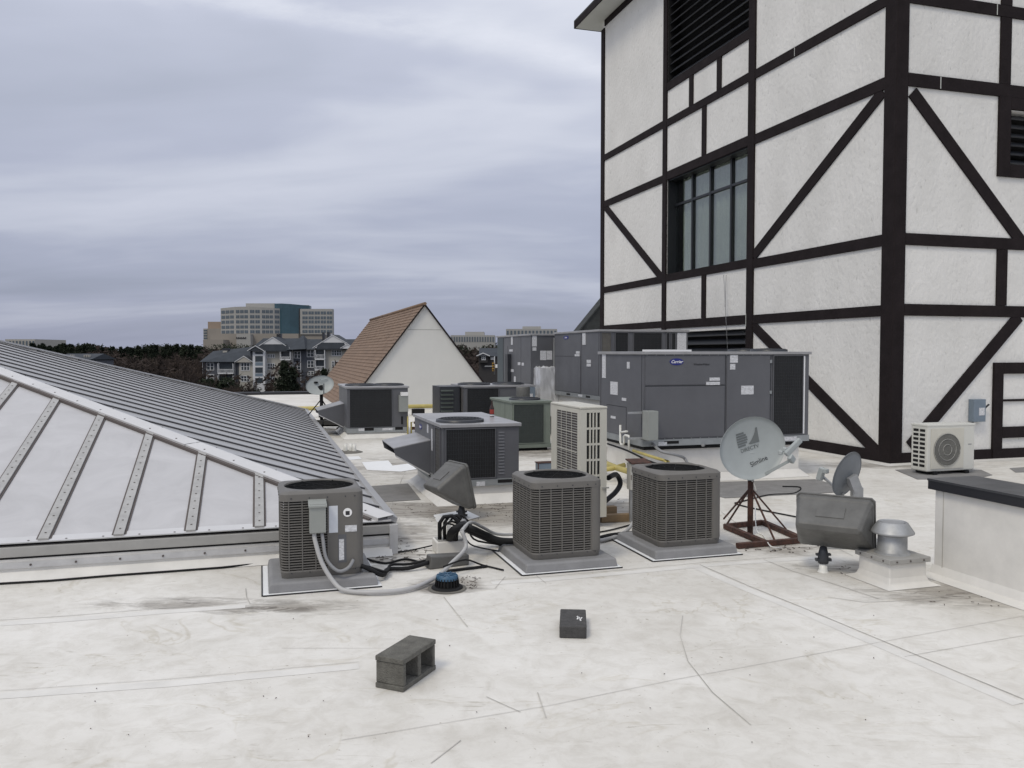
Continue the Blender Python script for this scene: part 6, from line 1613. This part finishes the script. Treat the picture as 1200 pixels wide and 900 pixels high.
# small grey house on the slope
t, Q = far_thing('house', 'small grey house with a white trimmed gable on the wooded slope', 'house', 572, 160, -12)
fbox(Q, t, 'wall', 'house_dark', 561, 600, 417.5, 440, 0, 8, True)
xl, zl = Q(560.5, 417.5); 
g = MB(); x0, z0 = Q(561, 417.5); x1, _ = Q(600, 417.5); g.ext([(x0, -.5, z0), (x0, 4, z0 + 1.6), (x0, 8.5, z0)], (x1 - x0, 0, 0)); obj('roof', g, M['far_roof'], t)
def Q2(px_, py_, dy=0): return Q(px_, py_)
gableroof(Q, t, 560.5, 572.5, 566.5, 417.5, 417.5, 414, -1.5, 4, fill='slate_siding'); fbox(Q, t, 'porch_wall', 'house_dark', 561.5, 571.5, 417.5, 425, -1.0, 0)
fwin(Q, t, 564.5, 569.5, 416.5, 422, -1.0, 2); fwin(Q, t, 575, 579.5, 418.5, 421.5, 0, 2)
# traffic signal
t, Q = far_thing('traffic_signal', 'yellow traffic signal hanging on its mast arm between gable and rooftop units', 'traffic signal', 580, 100, -12)
x, z1 = Q(579.5, 417.5); _, z0 = Q(579.5, 439); g = MB(); g.tube([(x, 0, z0), (x, 0, z1)], .06, 6); obj('hanger_bar', g, M['galv'], t)
xa_, za = Q(568, 429.3); xe, _ = Q(640, 429.3); g = MB(); g.tube([(xa_, .05, za), (xe, .05, za)], .07, 6); g.tube([(xe, .05, 0), (xe, .05, za + .3)], .13, 8); obj('mast_arm', g, M['galv'], t)
x0, z1 = Q(576.8, 425.2); x1, z0 = Q(579.3, 434.8); g = MB(); g.box(x0, x1, -.2, .1, z0, z1); hd = obj('signal_head', g, M['signal'], t)
for k in range(3):
    zz = z1 - (z1 - z0) * (k + .5) / 3; g = MB(); g.tube([((x0 + x1) / 2, -.2, zz), ((x0 + x1) / 2, -.27, zz)], .11, 10); obj('lamp_lens', g, M['ink'], hd)
x0, z1 = Q(580.4, 427); x1, z0 = Q(583, 431); g = MB(); g.box(x0, x1, -.05, .0, z0, z1); obj('street_sign', g, M['white_paint'], t)

# low houses left
for k, (px0, px1, py, y, lab) in enumerate(((66, 106, 418.3, 170, 'dark roofed low building with pale chimneys below the left treeline'),)):
    t, Q = far_thing('low_building', lab, 'house', (px0 + px1) / 2, y, -12)
    fbox(Q, t, 'wall', 'slate_siding', px0, px1, py + 2, 440, 0, 10, True)
    x0, z0 = Q(px0 - 2, py + 3); x1, _ = Q(px1 + 2, py + 3); g = MB(); g.ext([(x0, -.6, z0), (x0, 5, z0 + 1.2), (x0, 10.6, z0)], (x1 - x0, 0, 0)); obj('roof', g, M['far_roof'], t)
    for a in (82.5, 85, 98.5, 101.5, 104): fbox(Q, t, 'chimney', 'beige_siding', a - .4, a + .5, 415.6, 420, 1.5, 2.3)

# ------------------------------------------------------------------ trees
rng = np.random.RandomState(11)
def clump_mesh(kind, seed, ntri, H=12.0):
    r = np.random.RandomState(seed); pts = []
    if kind == 'pine':
        blobs = [(r.uniform(-1, 1) * (1 - h) * 2.6 * (0.4 + h * .8), r.uniform(-1, 1) * (1 - h) * 2.6 * (0.4 + h * .8), H * (0.28 + .70 * h), .75 + 1.5 * (1 - h) * r.uniform(.6, 1)) for h in np.linspace(0, 1, 22)]
    elif kind == 'round':
        blobs = [(r.normal(0, 1.7), r.normal(0, 1.7), H * r.uniform(.25, .92), r.uniform(.9, 1.7)) for _ in range(20)]
    else:
        blobs = None
    V_, F_l = [], []
    if blobs:
        for i in range(ntri):
            bx, by, bz, br = blobs[r.randint(len(blobs))]
            d = r.normal(size=3); d /= np.linalg.norm(d); p = np.array([bx, by, bz]) + d * br * r.uniform(.55, 1.05) * np.array([1, 1, .7])
            s = r.uniform(.12, .34)
            for _ in range(3): V_.append(tuple(p + r.normal(size=3) * s))
            F_l.append((3 * i, 3 * i + 1, 3 * i + 2))
    return V_, F_l
def bare_mesh(seed, H=11.0):
    r = random.Random(seed); V_, F_l = [], []; TV, TF = [], []
    def seg(a, b, w, trunk):
        VV, FF = (TV, TF) if trunk else (V_, F_l)
        d = (b - a).normalized(); x = d.cross(Vector((0.3, 1, .2))).normalized() * w; y = d.cross(x).normalized() * w
        n = len(VV)
        VV.extend([tuple(a + x), tuple(a - x * .5 + y * .87), tuple(a - x * .5 - y * .87), tuple(b + x * .5), tuple(b - x * .25 + y * .43), tuple(b - x * .25 - y * .43)])
        FF.extend([(n, n + 1, n + 4, n + 3), (n + 1, n + 2, n + 5, n + 4), (n + 2, n, n + 3, n + 5)])
    def grow(p, d, L, w, lvl):
        q = p + d * L; seg(p, q, w, lvl <= 1)
        if lvl >= 5: return
        for _ in range(r.choice((3, 4)) if lvl < 4 else 4):
            nd = (d + Vector((r.uniform(-1, 1), r.uniform(-1, 1), r.uniform(-.25, .9))) * .75).normalized()
            grow(p + d * L * r.uniform(.55, 1.0), nd, L * r.uniform(.58, .8), max(w * .55, .035), lvl + 1)
    grow(Vector((0, 0, 0)), Vector((0, 0, 1)), H * .30, .22, 0)
    return (V_, F_l), (TV, TF)
def mk(name, vf, m):
    g = MB(); g.add(*vf); return g.mesh(name, m)
def trunk_vf(H):
    g = MB(); g.tube([(0, 0, 0), (.05, 0, H * .4), (0, .05, H * .95)], [.28, .18, .04], 7); return g.mesh('trunk', M['bark'])
CROWN = {'pine': [mk('crown', clump_mesh('pine', 20 + k, 2600, 13), M['leaf_green']) for k in range(3)],
         'round': [mk('crown', clump_mesh('round', 30 + k, 3200, 8), M['leaf_green']) for k in range(3)]}
BARE = []
for k in range(4):
    c_, tr_ = bare_mesh(40 + k, 11.5); BARE.append((mk('crown', c_, M['twig']), mk('trunk', tr_, M['bark'])))
TRK = {'pine': trunk_vf(13), 'round': trunk_vf(7)}
def tree(kind, x, y, sc, label, group, z=None):
    t = thing({'pine': 'pine_tree', 'round': 'evergreen_tree', 'bare': 'bare_tree'}[kind], label, 'tree', (x, y, hill_z(x, y) if z is None else z), rng.uniform(0, 6.28), group)
    t.scale = (sc * rng.uniform(.9, 1.15), sc * rng.uniform(.9, 1.15), sc)
    if kind == 'bare': cm, tm = BARE[rng.randint(4)]
    else: cm, tm = CROWN[kind][rng.randint(3)], TRK[kind]
    link('crown', cm, t); link('trunk', tm, t)
def tree_px(kind, px, y, top_py, label, group, H):
    p = aty(px, top_py, y); zb = hill_z(p.x, y); tree(kind, p.x, y, (p.z - zb) / H, label, group)
# treeline on the left: bare trees in front, pines behind
G1 = 'bare winter trees of the left treeline'; G2 = 'dark pines along the left skyline'
for k in range(64):
    px = 30 + 212 * ((k * .618034) % 1); y = 150 + 190 * ((k * .414) % 1)
    top = np.interp(y, [150, 340], [418, 408]) + rng.uniform(-2, 2.5)
    if px < 130: top = max(top, 414)
    tree_px('bare', px, y, top, 'bare brown winter tree in the wood left of the apartment building', G1, 11.5)
for k in range(46):
    px = 38 + 203 * ((k * .755) % 1); y = 330 + 60 * ((k * .37) % 1)
    tree_px('pine', px, y, rng.uniform(402.5, 408) if not 110 < px < 175 else rng.uniform(406, 410), 'dark pine standing on the skyline left of the office block', G2, 13)
# in front of the apartments
for px, y, top, kind, lab in ((262, 195, 436, 'round', 'dark evergreen bush in front of the left end of the apartments'), (283, 190, 441, 'bare', 'bare tree before the beige apartment bay'),
                      (333, 185, 424, 'pine', 'broad dark conifer in front of the apartment gable'), (343, 188, 431, 'pine', 'dark conifer right of the broad one before the apartments'),
                      (320, 188, 435, 'bare', 'bare tree by the apartment stair tower'), (246, 192, 444, 'round', 'low dark evergreen at the left apartment corner'),
                      (362, 180, 434, 'bare', 'bare reddish tree before the slate apartment wall'), (380, 195, 433, 'pine', 'dark evergreen behind the distant satellite dish'),
                      (397, 195, 427, 'pine', 'dark pointed evergreen touching the brown shingled roof'), (272, 185, 439, 'bare', 'thin bare tree before the apartment balcony'),
                      (298, 184, 440, 'bare', 'bare tree before the apartment stair tower'), (352, 178, 440, 'bare', 'bare tree left of the distant satellite dish'), (388, 190, 440, 'bare', 'bare tree left of the pointed evergreen')):
    tree_px(kind, px, y, top, lab, None, {'round': 8, 'bare': 11.5, 'pine': 13}[kind])
G3 = 'bare winter trees on the slope beyond the white gable'
for k in range(26):
    px = 520 + 78 * ((k * .618) % 1); y = 175 + 230 * ((k * .41) % 1); top = np.interp(y, [175, 405], [418, 402]) + rng.uniform(-2, 2)
    tree_px('bare', px, y, top, 'bare brown tree on the slope between the white gable and the rooftop units', G3, 11.5)
for px, y, top in ((556, 130, 424), (566, 125, 430), (575, 128, 436), (548, 135, 432)):
    tree_px('bare', px, y, top, 'darker bare tree close behind the right slope of the white gable', 'bare trees close behind the white gable', 11.5)
# far-off mass of woodland closing the horizon
def woods(name, y0, y1, x0, x1, n, zt0, zt1, m, label, seed):
    r = np.random.RandomState(seed)
    X = r.uniform(x0, x1, n); Y = r.uniform(y0, y1, n)
    top = zt0 + (zt1 - zt0) * (Y - y0) / (y1 - y0) + 1.8 * np.sin(X * .13 + Y * .07) + 1.3 * np.sin(X * .41)
    Zb = np.array([hill_z(a, b) for a, b in zip(X[::25], Y[::25])]); Zb = np.repeat(Zb, 25)[:n]
    Z = Zb + (top - Zb) * r.uniform(0, 1, n) ** .6
    S = r.uniform(.3, .8, n)
    P = np.stack([X, Y, Z], 1)[:, None, :] + r.normal(size=(n, 3, 3)) * S[:, None, None] * np.array([1, .6, .8])
    me = bpy.data.meshes.new(name); me.vertices.add(3 * n); me.vertices.foreach_set('co', P.reshape(-1))
    me.loops.add(3 * n); me.loops.foreach_set('vertex_index', np.arange(3 * n)); me.polygons.add(n); me.polygons.foreach_set('loop_start', np.arange(0, 3 * n, 3))
    me.materials.append(m); me.update(calc_edges=True); me.validate()
    o = link(name, me); tag(o, label, 'woods'); o['kind'] = 'stuff'
woods('bare_woodland', 200, 460, -330, 60, 110000, -3.5, 4.0, M['twig'], 'mass of bare brown woodland below the skyline', 5)
woods('pine_woodland', 400, 620, -420, 330, 120000, 3.0, 5.6, M['leaf_green'], 'dark band of pine woodland along the horizon', 6)
